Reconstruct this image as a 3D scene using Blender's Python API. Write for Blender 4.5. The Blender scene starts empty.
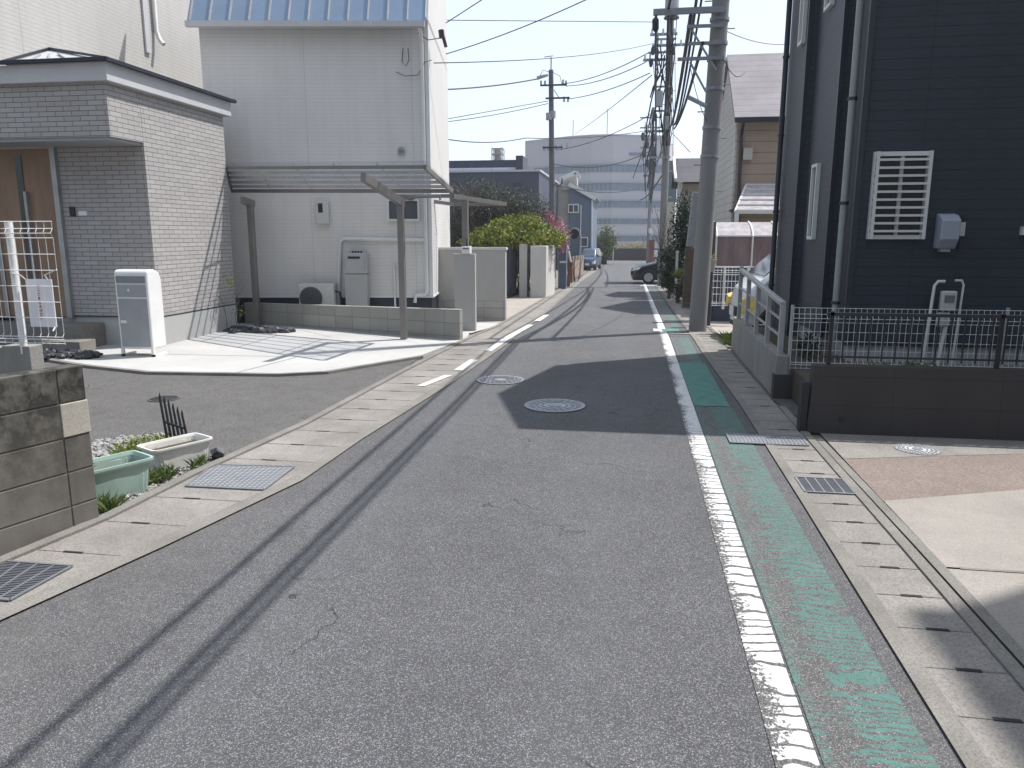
import bpy, bmesh, math, random
from mathutils import Vector, Matrix, Euler
random.seed(7)
D = bpy.data
SC = bpy.context.scene
COL = SC.collection
R = math.radians

# ---------------------------------------------------------------- camera, sky, sun, exposure
F = 760.0; HC = 1.6
PITCH = math.atan(149/760); YAW = math.atan(121*math.cos(PITCH)/F)
cd = D.cameras.new('camera'); cam = D.objects.new('camera', cd); COL.objects.link(cam)
cam.location = (0, 0, HC); cam.rotation_euler = (math.pi/2-PITCH, 0, YAW)
cd.sensor_width = 36; cd.lens = F/1024*36; cd.clip_start = .05; cd.clip_end = 2000
SC.camera = cam
SUN_EL = R(60); SUN_AZ = math.atan2(.833, .553)          # azimuth measured from +Y towards +X
w = D.worlds.new('World'); SC.world = w; w.use_nodes = True
nt = w.node_tree; nt.nodes.clear()
sky = nt.nodes.new('ShaderNodeTexSky'); sky.sky_type = 'NISHITA'; sky.sun_disc = False
sky.sun_elevation = SUN_EL; sky.sun_rotation = SUN_AZ; sky.air_density = 1.0; sky.dust_density = 1.2; sky.ozone_density = 1.0; sky.altitude = 20
bg = nt.nodes.new('ShaderNodeBackground'); bg.inputs[1].default_value = .058
ow = nt.nodes.new('ShaderNodeOutputWorld')
# hazy spring air: the part of the sky on the sun's side glows pale (forward scatter)
gen = nt.nodes.new('ShaderNodeTexCoord'); dp = nt.nodes.new('ShaderNodeVectorMath'); dp.operation = 'DOT_PRODUCT'
nt.links.new(gen.outputs['Generated'], dp.inputs[0]); dp.inputs[1].default_value = (math.sin(SUN_AZ)*math.cos(SUN_EL), math.cos(SUN_AZ)*math.cos(SUN_EL), math.sin(SUN_EL))
mr = nt.nodes.new('ShaderNodeMapRange'); mr.interpolation_type = 'SMOOTHSTEP'; nt.links.new(dp.outputs['Value'], mr.inputs[0])
mr.inputs[1].default_value = -.30; mr.inputs[2].default_value = .35; mr.inputs[3].default_value = .0; mr.inputs[4].default_value = 1.0
hz = nt.nodes.new('ShaderNodeBackground'); hz.inputs[0].default_value = (.84, .91, 1.0, 1)
mh = nt.nodes.new('ShaderNodeMath'); mh.operation = 'MULTIPLY'; nt.links.new(mr.outputs[0], mh.inputs[0]); mh.inputs[1].default_value = .49; nt.links.new(mh.outputs[0], hz.inputs[1])
ad = nt.nodes.new('ShaderNodeAddShader'); nt.links.new(bg.outputs[0], ad.inputs[0]); nt.links.new(hz.outputs[0], ad.inputs[1])
nt.links.new(sky.outputs[0], bg.inputs[0]); nt.links.new(ad.outputs[0], ow.inputs[0])
sl = D.lights.new('sun', 'SUN'); sl.energy = 3.8; sl.angle = R(.53); sl.color = (1, .965, .93)
so = D.objects.new('sun', sl); COL.objects.link(so)
sd = Vector((math.sin(SUN_AZ)*math.cos(SUN_EL), math.cos(SUN_AZ)*math.cos(SUN_EL), math.sin(SUN_EL)))
so.rotation_euler = sd.to_track_quat('Z', 'Y').to_euler(); so.location = sd*40
SC.view_settings.view_transform = 'Standard'; SC.view_settings.look = 'None'
SC.view_settings.exposure = .68; SC.view_settings.gamma = 1

# ---------------------------------------------------------------- measuring helpers (photo pixel -> point of the place)
def ray(x, y):
    a = (x-512)/F; b = (384-y)/F
    X = a; Y = math.cos(PITCH)+b*math.sin(PITCH); Z = -math.sin(PITCH)+b*math.cos(PITCH)
    return Vector((X*math.cos(YAW)-Y*math.sin(YAW), X*math.sin(YAW)+Y*math.cos(YAW), Z))
def zg(Y):                                   # the street falls gently beyond 12 m
    return 0.0 if Y < 12 else (-.022*(Y-12) if Y < 60 else -.022*48)
def G(x, y, dz=0):
    r = ray(x, y); t = (dz-HC)/r.z
    for _ in range(60):
        Y = r.y*t; t = t*.5+.5*(zg(Y)+dz-HC)/r.z
    return Vector((r.x*t, r.y*t, zg(r.y*t)+dz))
def PY(x, y, Y):
    r = ray(x, y); t = Y/r.y; return Vector((r.x*t, Y, HC+r.z*t))
def PX(x, y, X):
    r = ray(x, y); t = X/r.x; return Vector((X, r.y*t, HC+r.z*t))

# ---------------------------------------------------------------- mesh helpers
ORG = {}
class MB:
    def __init__(s): s.v = []; s.f = []
    def add(s, vs, fs):
        n = len(s.v); s.v += [tuple(v) for v in vs]; s.f += [tuple(i+n for i in f) for f in fs]; return s
    def box(s, x0, x1, y0, y1, z0, z1):
        if x0 > x1: x0, x1 = x1, x0
        if y0 > y1: y0, y1 = y1, y0
        if z0 > z1: z0, z1 = z1, z0
        v = [(x0,y0,z0),(x1,y0,z0),(x1,y1,z0),(x0,y1,z0),(x0,y0,z1),(x1,y0,z1),(x1,y1,z1),(x0,y1,z1)]
        return s.add(v, [(0,3,2,1),(4,5,6,7),(0,1,5,4),(1,2,6,5),(2,3,7,6),(3,0,4,7)])
    def hexa(s, v):                          # 4 bottom (ccw) + 4 top
        return s.add(v, [(0,3,2,1),(4,5,6,7),(0,1,5,4),(1,2,6,5),(2,3,7,6),(3,0,4,7)])
    def bar(s, a, b, w, h, up=(0,0,1)):      # rectangular bar from a to b
        a = Vector(a); b = Vector(b); d = (b-a).normalized(); u = Vector(up)
        if abs(d.dot(u)) > .98: u = Vector((0,1,0))
        sx = d.cross(u).normalized(); su = sx.cross(d).normalized()
        c = [-sx*w/2-su*h/2, sx*w/2-su*h/2, sx*w/2+su*h/2, -sx*w/2+su*h/2]
        return s.add([a+k for k in c]+[b+k for k in c], [(0,1,2,3),(7,6,5,4),(0,4,5,1),(1,5,6,2),(2,6,7,3),(3,7,4,0)])
    def tube(s, pts, r, n=8, caps=True):
        pts = [Vector(p) for p in pts]; rs = r if isinstance(r, (list, tuple)) else [r]*len(pts)
        base = len(s.v); pu = None
        for i, p in enumerate(pts):
            d = (pts[min(i+1, len(pts)-1)]-pts[max(i-1, 0)]).normalized()
            if pu is None: pu = Vector((0,0,1)) if abs(d.z) < .9 else Vector((1,0,0))
            sx = d.cross(pu).normalized(); su = sx.cross(d).normalized(); pu = su
            for k in range(n):
                a = 2*math.pi*k/n; s.v.append(tuple(p+(sx*math.cos(a)+su*math.sin(a))*rs[i]))
        for i in range(len(pts)-1):
            for k in range(n):
                a = base+i*n+k; b = base+i*n+(k+1)%n
                s.f.append((a, b, b+n, a+n))
        if caps:
            s.f.append(tuple(base+k for k in reversed(range(n)))); e = base+(len(pts)-1)*n
            s.f.append(tuple(e+k for k in range(n)))
        return s
    def disc(s, c, r, h, n=32, ax='z'):      # short cylinder
        c = Vector(c); d = {'z': Vector((0,0,1)), 'y': Vector((0,1,0)), 'x': Vector((1,0,0))}[ax]
        return s.tube([c, c+d*h], r, n)
    def prism(s, pts, d):                    # closed polygon pts swept by vector d
        n = len(pts); pts = [Vector(p) for p in pts]; d = Vector(d)
        f = [tuple(reversed(range(n))), tuple(range(n, 2*n))]
        for i in range(n): f.append((i, (i+1)%n, n+(i+1)%n, n+i))
        return s.add(pts+[p+d for p in pts], f)
    def quad(s, a, b, c, d): return s.add([a, b, c, d], [(0,1,2,3)])
    def build(s, name, mat, parent=None, bevel=0, smooth=False, fix=True):
        me = D.meshes.new(name); o = D.objects.new(name, me); COL.objects.link(o)
        if parent is not None:
            org = ORG[parent.name]; o.parent = parent
        else:
            xs = [v[0] for v in s.v]; ys = [v[1] for v in s.v]; zs = [v[2] for v in s.v]
            org = Vector(((min(xs)+max(xs))/2, (min(ys)+max(ys))/2, min(zs))); o.location = org
        ORG[o.name] = org
        me.from_pydata([(v[0]-org[0], v[1]-org[1], v[2]-org[2]) for v in s.v], [], s.f)
        if fix:
            bm = bmesh.new(); bm.from_mesh(me); bmesh.ops.recalc_face_normals(bm, faces=bm.faces[:]); bm.to_mesh(me); bm.free()
        me.materials.append(mat)
        if bevel:
            m = o.modifiers.new('bevel', 'BEVEL'); m.width = bevel; m.segments = 2; m.limit_method = 'ANGLE'; m.angle_limit = R(40)
        if smooth:
            for p in me.polygons: p.use_smooth = True
            try: me.set_sharp_from_angle(angle=R(38))
            except Exception: pass
        return o
def thing(name, label, cat, loc=(0,0,0), group=None):
    o = D.objects.new(name, None); COL.objects.link(o); o.location = loc; o.empty_display_size = .2
    ORG[o.name] = Vector(loc); tag(o, label, cat, group); return o
def tag(o, label, cat, group=None):
    o['label'] = label; o['category'] = cat
    if group: o['group'] = group
    return o
def struct(o): o['kind'] = 'structure'; return o
def copy_tree(o, loc=None, rz=None, label=None, parent=None):
    c = o.copy(); COL.objects.link(c)
    if parent: c.parent = parent
    if loc is not None: c.location = loc
    if rz is not None: c.rotation_euler.z = rz
    if label: c['label'] = label
    for ch in list(o.children): copy_tree(ch, parent=c)
    return c
def sheet(name, pts, off, mat, thick=0, kind='structure', grid=None):
    """ground sheet following the street's fall; split at the breaks of slope"""
    bm = bmesh.new(); vs = [bm.verts.new((p[0], p[1], 0)) for p in pts]; f = bm.faces.new(vs)
    if f.normal.z < 0: f.normal_flip()
    f.normal_update()
    if f.normal.z < 0: f.normal_flip()
    for yy in (12, 60):
        bmesh.ops.bisect_plane(bm, geom=bm.verts[:]+bm.edges[:]+bm.faces[:], plane_co=(0, yy, 0), plane_no=(0,1,0))
    bmesh.ops.triangulate(bm, faces=bm.faces[:])
    if thick:
        r = bmesh.ops.extrude_face_region(bm, geom=bm.faces[:])
        top = [v for v in r['geom'] if isinstance(v, bmesh.types.BMVert)]; ts = set(top)
        for v in bm.verts:
            v.co.z = zg(v.co.y)+(off if v in ts else off-thick)
    else:
        for v in bm.verts: v.co.z = zg(v.co.y)+off
    bmesh.ops.recalc_face_normals(bm, faces=bm.faces[:])
    if not thick:
        for f in bm.faces:
            if f.normal.z < 0: f.normal_flip()
    me = D.meshes.new(name); bm.to_mesh(me); bm.free()
    o = D.objects.new(name, me); COL.objects.link(o); me.materials.append(mat); ORG[o.name] = Vector((0,0,0))
    if kind: o['kind'] = kind
    return o

# ---------------------------------------------------------------- materials
class NT:
    def __init__(s, name):
        s.m = D.materials.new(name); s.m.use_nodes = True; s.t = s.m.node_tree; s.t.nodes.clear()
        s.out = s.n('ShaderNodeOutputMaterial'); s.b = s.n('ShaderNodeBsdfPrincipled'); s.l(s.b.outputs[0], s.out.inputs[0])
        s._co = None
    def n(s, t, **k):
        nd = s.t.nodes.new(t)
        for a, b in k.items(): setattr(nd, a, b)
        return nd
    def l(s, a, b): s.t.links.new(a, b)
    def set(s, sock, v):
        if hasattr(v, 'is_output') or isinstance(v, bpy.types.NodeSocket): s.l(v, sock)
        elif isinstance(v, (tuple, list)) and len(v) == 3 and sock.type == 'RGBA': sock.default_value = (*v, 1)
        else: sock.default_value = v
    def co(s):
        if s._co is None: s._co = s.n('ShaderNodeNewGeometry').outputs['Position']
        return s._co
    def noise(s, scale, detail=4, rough=.55, vec=None, out=0, dist=0):
        k = s.n('ShaderNodeTexNoise'); k.inputs['Scale'].default_value = scale; k.inputs['Detail'].default_value = detail
        k.inputs['Roughness'].default_value = rough; k.inputs['Distortion'].default_value = dist; s.l(vec or s.co(), k.inputs['Vector']); return k.outputs[out]
    def voro(s, scale, feature='F1', vec=None, out=0, rnd=1):
        k = s.n('ShaderNodeTexVoronoi'); k.feature = feature; k.inputs['Scale'].default_value = scale; k.inputs['Randomness'].default_value = rnd
        s.l(vec or s.co(), k.inputs['Vector']); return k.outputs[out]
    def math(s, op, a, b=0, c=None, clamp=False):
        k = s.n('ShaderNodeMath', operation=op, use_clamp=clamp); s.set(k.inputs[0], a); s.set(k.inputs[1], b)
        if c is not None: s.set(k.inputs[2], c)
        return k.outputs[0]
    def ramp(s, f, lo, hi, a=0., b=1.):      # map range
        k = s.n('ShaderNodeMapRange'); k.clamp = True; s.set(k.inputs[0], f)
        for i, v in enumerate((lo, hi, a, b)): k.inputs[i+1].default_value = v
        return k.outputs[0]
    def mix(s, f, a, b, mode='MIX'):
        k = s.n('ShaderNodeMix', data_type='RGBA', blend_type=mode); s.set(k.inputs[0], f)
        s.set(k.inputs[6], a if not isinstance(a, (tuple, list)) else (*a[:3], 1)); s.set(k.inputs[7], b if not isinstance(b, (tuple, list)) else (*b[:3], 1)); return k.outputs[2]
    def scl(s, vec, v):
        k = s.n('ShaderNodeVectorMath', operation='MULTIPLY'); s.l(vec, k.inputs[0]); k.inputs[1].default_value = v; return k.outputs[0]
    def sep(s, vec):
        k = s.n('ShaderNodeSeparateXYZ'); s.l(vec, k.inputs[0]); return k.outputs
    def comb(s, x, y, z=0):
        k = s.n('ShaderNodeCombineXYZ'); s.set(k.inputs[0], x); s.set(k.inputs[1], y); s.set(k.inputs[2], z); return k.outputs[0]
    def wallco(s):                           # (along wall, height) for axis-aligned walls
        p = s.sep(s.co()); g = s.n('ShaderNodeNewGeometry'); nn = s.sep(g.outputs['True Normal'])
        m = s.math('GREATER_THAN', s.math('ABSOLUTE', nn[0]), .6)
        u = s.math('ADD', s.math('MULTIPLY', p[1], m), s.math('MULTIPLY', p[0], s.math('SUBTRACT', 1., m)))
        return s.comb(u, p[2], 0)
    def bump(s, h, strength=.5, dist=.005):
        k = s.n('ShaderNodeBump'); k.inputs['Strength'].default_value = strength; k.inputs['Distance'].default_value = dist
        s.l(h, k.inputs['Height']); s.l(k.outputs[0], s.b.inputs['Normal'])
    def done(s, col, rough=.8, metal=0., spec=None):
        s.set(s.b.inputs['Base Color'], col if not isinstance(col, (tuple, list)) else (*col[:3], 1))
        s.set(s.b.inputs['Roughness'], rough); s.b.inputs['Metallic'].default_value = metal
        if spec is not None: s.b.inputs['Specular IOR Level'].default_value = spec
        return s.m
def mul(c, k): return tuple(min(1, x*k) for x in c)
def plain(name, c, rough=.6, var=.12, scale=3, metal=0., bump=0, spec=None, streak=False):
    s = NT(name)
    vec = s.scl(s.co(), (1,1,.25)) if streak else None
    f = s.ramp(s.noise(scale, 6, .6, vec), .3, .7)
    col = s.mix(f, mul(c, 1-var), mul(c, 1+var))
    f2 = s.noise(scale*14, 3)
    col = s.mix(s.ramp(f2, .35, .65, 0, .5*var), col, mul(c, .5))
    if bump: s.bump(s.noise(scale*20, 4), bump, .003)
    return s.done(col, rough, metal, spec)
def asphalt_color(s, base=.145, warm=(1, .985, .96)):
    v = s.n('ShaderNodeTexVoronoi'); v.inputs['Scale'].default_value = 270; s.l(s.co(), v.inputs['Vector'])
    grain = s.sep(v.outputs['Color'])[0]
    big = s.noise(.9, 5, .6); mid = s.noise(7, 4, .6)
    val = s.math('MULTIPLY', s.ramp(big, .3, .7, .88, 1.10), s.ramp(mid, .3, .7, .94, 1.06))
    g2 = s.math('POWER', grain, 4.5)
    val = s.math('MULTIPLY', val, s.ramp(g2, 0, 1, .74, 2.9))
    fine = s.ramp(s.noise(260, 3, .7), .36, .64, .55, 1.4)
    val = s.math('MULTIPLY', val, fine)
    tint = s.mix(s.ramp(s.sep(v.outputs['Color'])[1], .2, .8), (.96,.98,1.03), (1.04, 1.0, .95))
    col = s.mix(1., s.mix(1., mul(warm, base), tint, 'MULTIPLY'), s.comb(val, val, val), 'MULTIPLY')
    px_ = s.sep(s.co())
    # polished wheel tracks, dust along both kerbs, one resurfaced trench
    tr = s.math('ADD', s.ramp(s.math('ABSOLUTE', s.math('ADD', px_[0], s.math('ADD', 1.35, s.math('MULTIPLY', s.noise(.4, 2), .3)))), .0, .35, 1, 0), s.ramp(s.math('ABSOLUTE', s.math('ADD', px_[0], s.math('MULTIPLY', s.noise(.4, 2), .3))), .0, .35, 1, 0))
    col = s.mix(s.math('MULTIPLY', tr, .16), col, mul(warm, base*1.45))
    ds = s.math('MULTIPLY', s.math('MAXIMUM', s.ramp(px_[0], .86, 1.06), s.ramp(px_[0], -1.75, -2.25)), s.ramp(s.noise(6, 5, .7), .35, .65, .0, .42))
    col = s.mix(ds, col, (.16,.15,.135))
    sp = s.noise(2.3, 3, .5); col = s.mix(s.ramp(sp, .66, .74, 0, .35), col, mul(warm, base*.5))
    # hairline cracks
    wv = s.n('ShaderNodeVectorMath', operation='ADD'); s.l(s.co(), wv.inputs[0])
    nz = s.n('ShaderNodeTexNoise'); nz.inputs['Scale'].default_value = 3.5; nz.inputs['Detail'].default_value = 5; s.l(s.co(), nz.inputs['Vector'])
    s.l(s.scl(nz.outputs[1], (.7,.7,0)), wv.inputs[1])
    ed = s.voro(.7, 'DISTANCE_TO_EDGE', wv.outputs[0])
    cr = s.math('MULTIPLY', s.ramp(ed, .0008, .0032, 1, 0), s.ramp(s.noise(.9, 2), .535, .60))
    col = s.mix(s.math('MULTIPLY', cr, .75), col, (.02,.02,.02))
    h = s.math('SUBTRACT', s.math('ADD', grain, s.noise(300, 2)), s.math('MULTIPLY', cr, 2.))
    return col, h
def mk_asphalt(name, base, warm=(1,.985,.96)):
    s = NT(name); col, h = asphalt_color(s, base, warm); s.bump(h, .7, .004); return s.done(col, .88, spec=.3)
def mk_paint(name, c, mode):
    s = NT(name); ac, h = asphalt_color(s, .108); p = s.sep(s.co())
    wob = s.math('MULTIPLY', s.math('SUBTRACT', s.noise(5, 3), .5), .12)
    # transverse cracks: an irregular saw in Y
    yy = s.math('ADD', p[1], s.math('ADD', wob, s.math('MULTIPLY', s.math('SUBTRACT', s.noise(1.5, 2, vec=s.comb(0, p[1], 0)), .5), .5)))
    fr = s.math('FRACT', s.math('MULTIPLY', yy, 11.5)); tri = s.math('ABSOLUTE', s.math('SUBTRACT', fr, .5))
    near = s.ramp(p[1], 6.1, 6.5, 1, 0)
    n1 = s.noise(2.2, 3); nf = s.noise(55, 4, .7)
    if mode == 'line':
        crack = s.math('MULTIPLY', s.ramp(tri, .37, .42), s.math('MAXIMUM', near, s.ramp(n1, .5, .6, 0, .6)))
        u = s.ramp(p[0], .45, .60, 0, 1)
        edge = s.math('LESS_THAN', u, s.math('MULTIPLY', s.ramp(nf, .35, .7, .05, .85), s.ramp(n1, .35, .65, .5, 1.6)))
        wear = s.ramp(nf, .68, .74)
        keep = s.math('SUBTRACT', 1., s.math('MAXIMUM', crack, s.math('MAXIMUM', edge, wear)), clamp=True)
        jl = s.ramp(s.noise(14, 4), .3, .7, .85, 1.05)
        pc = s.mix(1., c, s.comb(jl, jl, jl), 'MULTIPLY')
    else:
        u = s.ramp(p[0], .62, .97, 0, 1)
        st = s.noise(1., 5, .7, vec=s.comb(s.math('MULTIPLY', p[0], 7.), s.math('MULTIPLY', yy, 34.), 0))
        # worn most in the wheel track, a third of the way across
        band = s.math('ABSOLUTE', s.math('SUBTRACT', u, .34))
        thr = s.ramp(u, .30, .52, .55, .415)
        keep = s.ramp(s.math('SUBTRACT', st, thr), 0, .03)
        edge = s.ramp(u, .05, .16, 1, 0)
        keep = s.math('MAXIMUM', keep, s.math('MULTIPLY', edge, s.ramp(nf, .44, .52)))
        fr2 = s.math('FRACT', s.math('MULTIPLY', s.math('ADD', yy, s.math('MULTIPLY', s.noise(18, 3), .03)), 24.)); tri2 = s.math('ABSOLUTE', s.math('SUBTRACT', fr2, .5))
        keep = s.math('MULTIPLY', keep, s.math('SUBTRACT', 1., s.math('MULTIPLY', s.ramp(tri2, .30, .40), s.ramp(p[1], 5., 8., 1, .3))))
        keep = s.math('MULTIPLY', keep, s.ramp(s.noise(70, 4, .75), .50, .60, 1., .25))
        keep = s.math('MULTIPLY', keep, s.ramp(p[1], 7, 14, .9, .5))
        if mode == 'patch': keep = s.ramp(nf, .75, .7)
        jl = s.ramp(s.noise(9, 4), .3, .7, .8, 1.1)
        pc = s.mix(1., c, s.comb(jl, jl, jl), 'MULTIPLY')
    col = s.mix(keep, ac, pc); s.bump(s.math('ADD', h, s.math('MULTIPLY', keep, .7)), .5, .004)
    return s.done(col, .75, spec=.3)
def mk_concrete(name, c, stain=.25, scale=1.5, grain=.2, bump=.35, vertical=False):
    s = NT(name); vec = s.scl(s.co(), (1,1,.35)) if vertical else None
    col = s.mix(s.ramp(s.noise(scale, 6, .65, vec), .3, .7), mul(c, 1-stain), mul(c, 1+stain*.5))
    g = s.noise(95, 4, .8); col = s.mix(s.ramp(g, .38, .55, min(1, grain*1.9), 0), col, mul(c, .4))
    col = s.mix(s.ramp(s.noise(140, 2, .5), .6, .7, 0, grain), col, mul(c, 1.5))
    col = s.mix(s.ramp(s.noise(scale*5, 5, .7, vec), .55, .8, 0, .35), col, mul(c, .55))
    s.bump(s.math('ADD', g, s.noise(30, 3)), bump, .003); return s.done(col, .9, spec=.25)
def mk_aggregate(name, c, c2):
    s = NT(name); v = s.n('ShaderNodeTexVoronoi'); v.inputs['Scale'].default_value = 110; s.l(s.co(), v.inputs['Vector'])
    r_ = s.sep(v.outputs['Color'])[0]; col = s.mix(s.ramp(s.math('POWER', r_, 1.5), 0, 1), c, c2)
    col = s.mix(s.ramp(s.noise(1.6, 5), .35, .7, 0, .35), col, mul(c, .6)); s.bump(v.outputs[0], .4, .004); return s.done(col, .9)
def mk_blocks(name, c, bw=.4, rh=.2, mort=.006, stain=.3, mc=.55, grime=None, offset=0., x0=0, z0=0, wall=True, contrast=.08):
    s = NT(name); wc = s.wallco()
    mp = s.n('ShaderNodeVectorMath', operation='ADD'); s.l(wc, mp.inputs[0]); mp.inputs[1].default_value = (x0, z0, 0)
    b = s.n('ShaderNodeTexBrick'); s.l(mp.outputs[0], b.inputs['Vector']); b.offset = offset
    b.inputs['Scale'].default_value = 1; b.inputs['Mortar Size'].default_value = mort; b.inputs['Mortar Smooth'].default_value = .3
    b.inputs['Brick Width'].default_value = bw; b.inputs['Row Height'].default_value = rh; b.inputs['Bias'].default_value = 0
    b.inputs['Color1'].default_value = (*mul(c, 1-contrast), 1); b.inputs['Color2'].default_value = (*mul(c, 1+contrast), 1); b.inputs['Mortar'].default_value = (*mul(c, mc), 1)
    v = s.scl(s.co(), (1,1,.4)); col = b.outputs[0]
    if stain: col = s.mix(s.ramp(s.noise(2.2, 6, .65, v), .4, .75, 0, stain), col, mul(c, .42))
    g = s.noise(130, 3, .7)
    if grime:
        zz = s.sep(s.co())[2]
        gm = s.math('MULTIPLY', s.ramp(s.math('ADD', zz, s.math('MULTIPLY', s.noise(3, 5, .7, v), .5)), grime[0], grime[1]), grime[2])
        bl_ = s.ramp(s.noise(8, 6, .75), .42, .58, .35, 1.)
        col = s.mix(s.math('MULTIPLY', gm, bl_), col, (.03,.03,.028))
        col = s.mix(s.ramp(s.noise(5, 6, .7), .6, .75, 0, .4), col, mul(c, .4))
    h = s.math('ADD', s.math('MULTIPLY', s.math('SUBTRACT', 1., b.outputs[1]), 2.), s.math('MULTIPLY', g, .5))
    s.bump(h, .6, .004); return s.done(col, .88, spec=.25)
def mk_siding(name, c, row, line=.7, joint=3.0, var=.05, emboss=.0, rough=.7):
    s = NT(name); wc = s.wallco(); p = s.sep(wc)
    fr = s.math('FRACT', s.math('DIVIDE', s.math('ADD', p[1], 100.), row))
    ln = s.ramp(s.math('ABSOLUTE', s.math('SUBTRACT', fr, .5)), .44, .48)
    vj = s.math('FRACT', s.math('DIVIDE', s.math('ADD', p[0], 100.3), joint)); jn = s.ramp(s.math('ABSOLUTE', s.math('SUBTRACT', vj, .5)), .4965, .499)
    col = s.mix(s.ramp(s.noise(1.2, 4), .3, .7), mul(c, 1-var), mul(c, 1+var))
    streak = s.noise(1., 5, .6, vec=s.scl(s.co(), (5,5,.25))); col = s.mix(s.ramp(streak, .45, .75, 0, .22), col, mul(c, .62)); dirt = s.noise(.7, 6, .7); col = s.mix(s.ramp(dirt, .5, .75, 0, .16), col, mul(c, .6))
    if emboss:
        e = s.noise(1., 4, .6, vec=s.comb(s.math('MULTIPLY', p[0], 9.), s.math('MULTIPLY', p[1], 40.), 0)); col = s.mix(s.ramp(e, .3, .7), col, s.mix(1., col, (1-emboss,)*3, 'MULTIPLY'))
    col = s.mix(s.math('MAXIMUM', s.math('MULTIPLY', ln, 1-line), s.math('MULTIPLY', jn, .35)), col, mul(c, .25))
    s.bump(s.math('ADD', fr, s.math('MULTIPLY', s.noise(60, 3), .15)), .35, .006); return s.done(col, rough, spec=.35)
def mk_leaf(name, c1, c2, c3=None, rough=.55):
    s = NT(name); g = s.n('ShaderNodeNewGeometry'); r_ = g.outputs['Random Per Island']
    col = s.mix(r_, c1, c2)
    if c3: col = s.mix(s.ramp(s.noise(2.5, 2), .45, .6), col, s.mix(r_, mul(c3, .7), c3))
    s.done(col, rough, spec=.3)
    tr = s.n('ShaderNodeBsdfTranslucent'); s.l(col, tr.inputs[0]); mx = s.n('ShaderNodeMixShader'); mx.inputs[0].default_value = .28
    s.l(s.b.outputs[0], mx.inputs[1]); s.l(tr.outputs[0], mx.inputs[2]); s.l(mx.outputs[0], s.out.inputs[0]); return s.m
def mk_glass(name, c, rough=.08):
    s = NT(name); return s.done(s.mix(s.noise(1.5, 2), mul(c, .8), mul(c, 1.2)), rough, spec=.8)
def mk_trans(name, c, alpha):
    s = NT(name); s.done(s.mix(s.ramp(s.noise(1., 4, .6, vec=s.scl(s.co(), (8,8,1.2))), .35, .7), mul(c, .7), mul(c, 1.1)), .35); tr = s.n('ShaderNodeBsdfTransparent'); tr.inputs[0].default_value = (*c, 1)
    tr.inputs[0].default_value = (.97,.98,1,1); mx = s.n('ShaderNodeMixShader'); mx.inputs[0].default_value = alpha
    s.l(tr.outputs[0], mx.inputs[1]); s.l(s.b.outputs[0], mx.inputs[2]); s.l(mx.outputs[0], s.out.inputs[0]); return s.m

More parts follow.
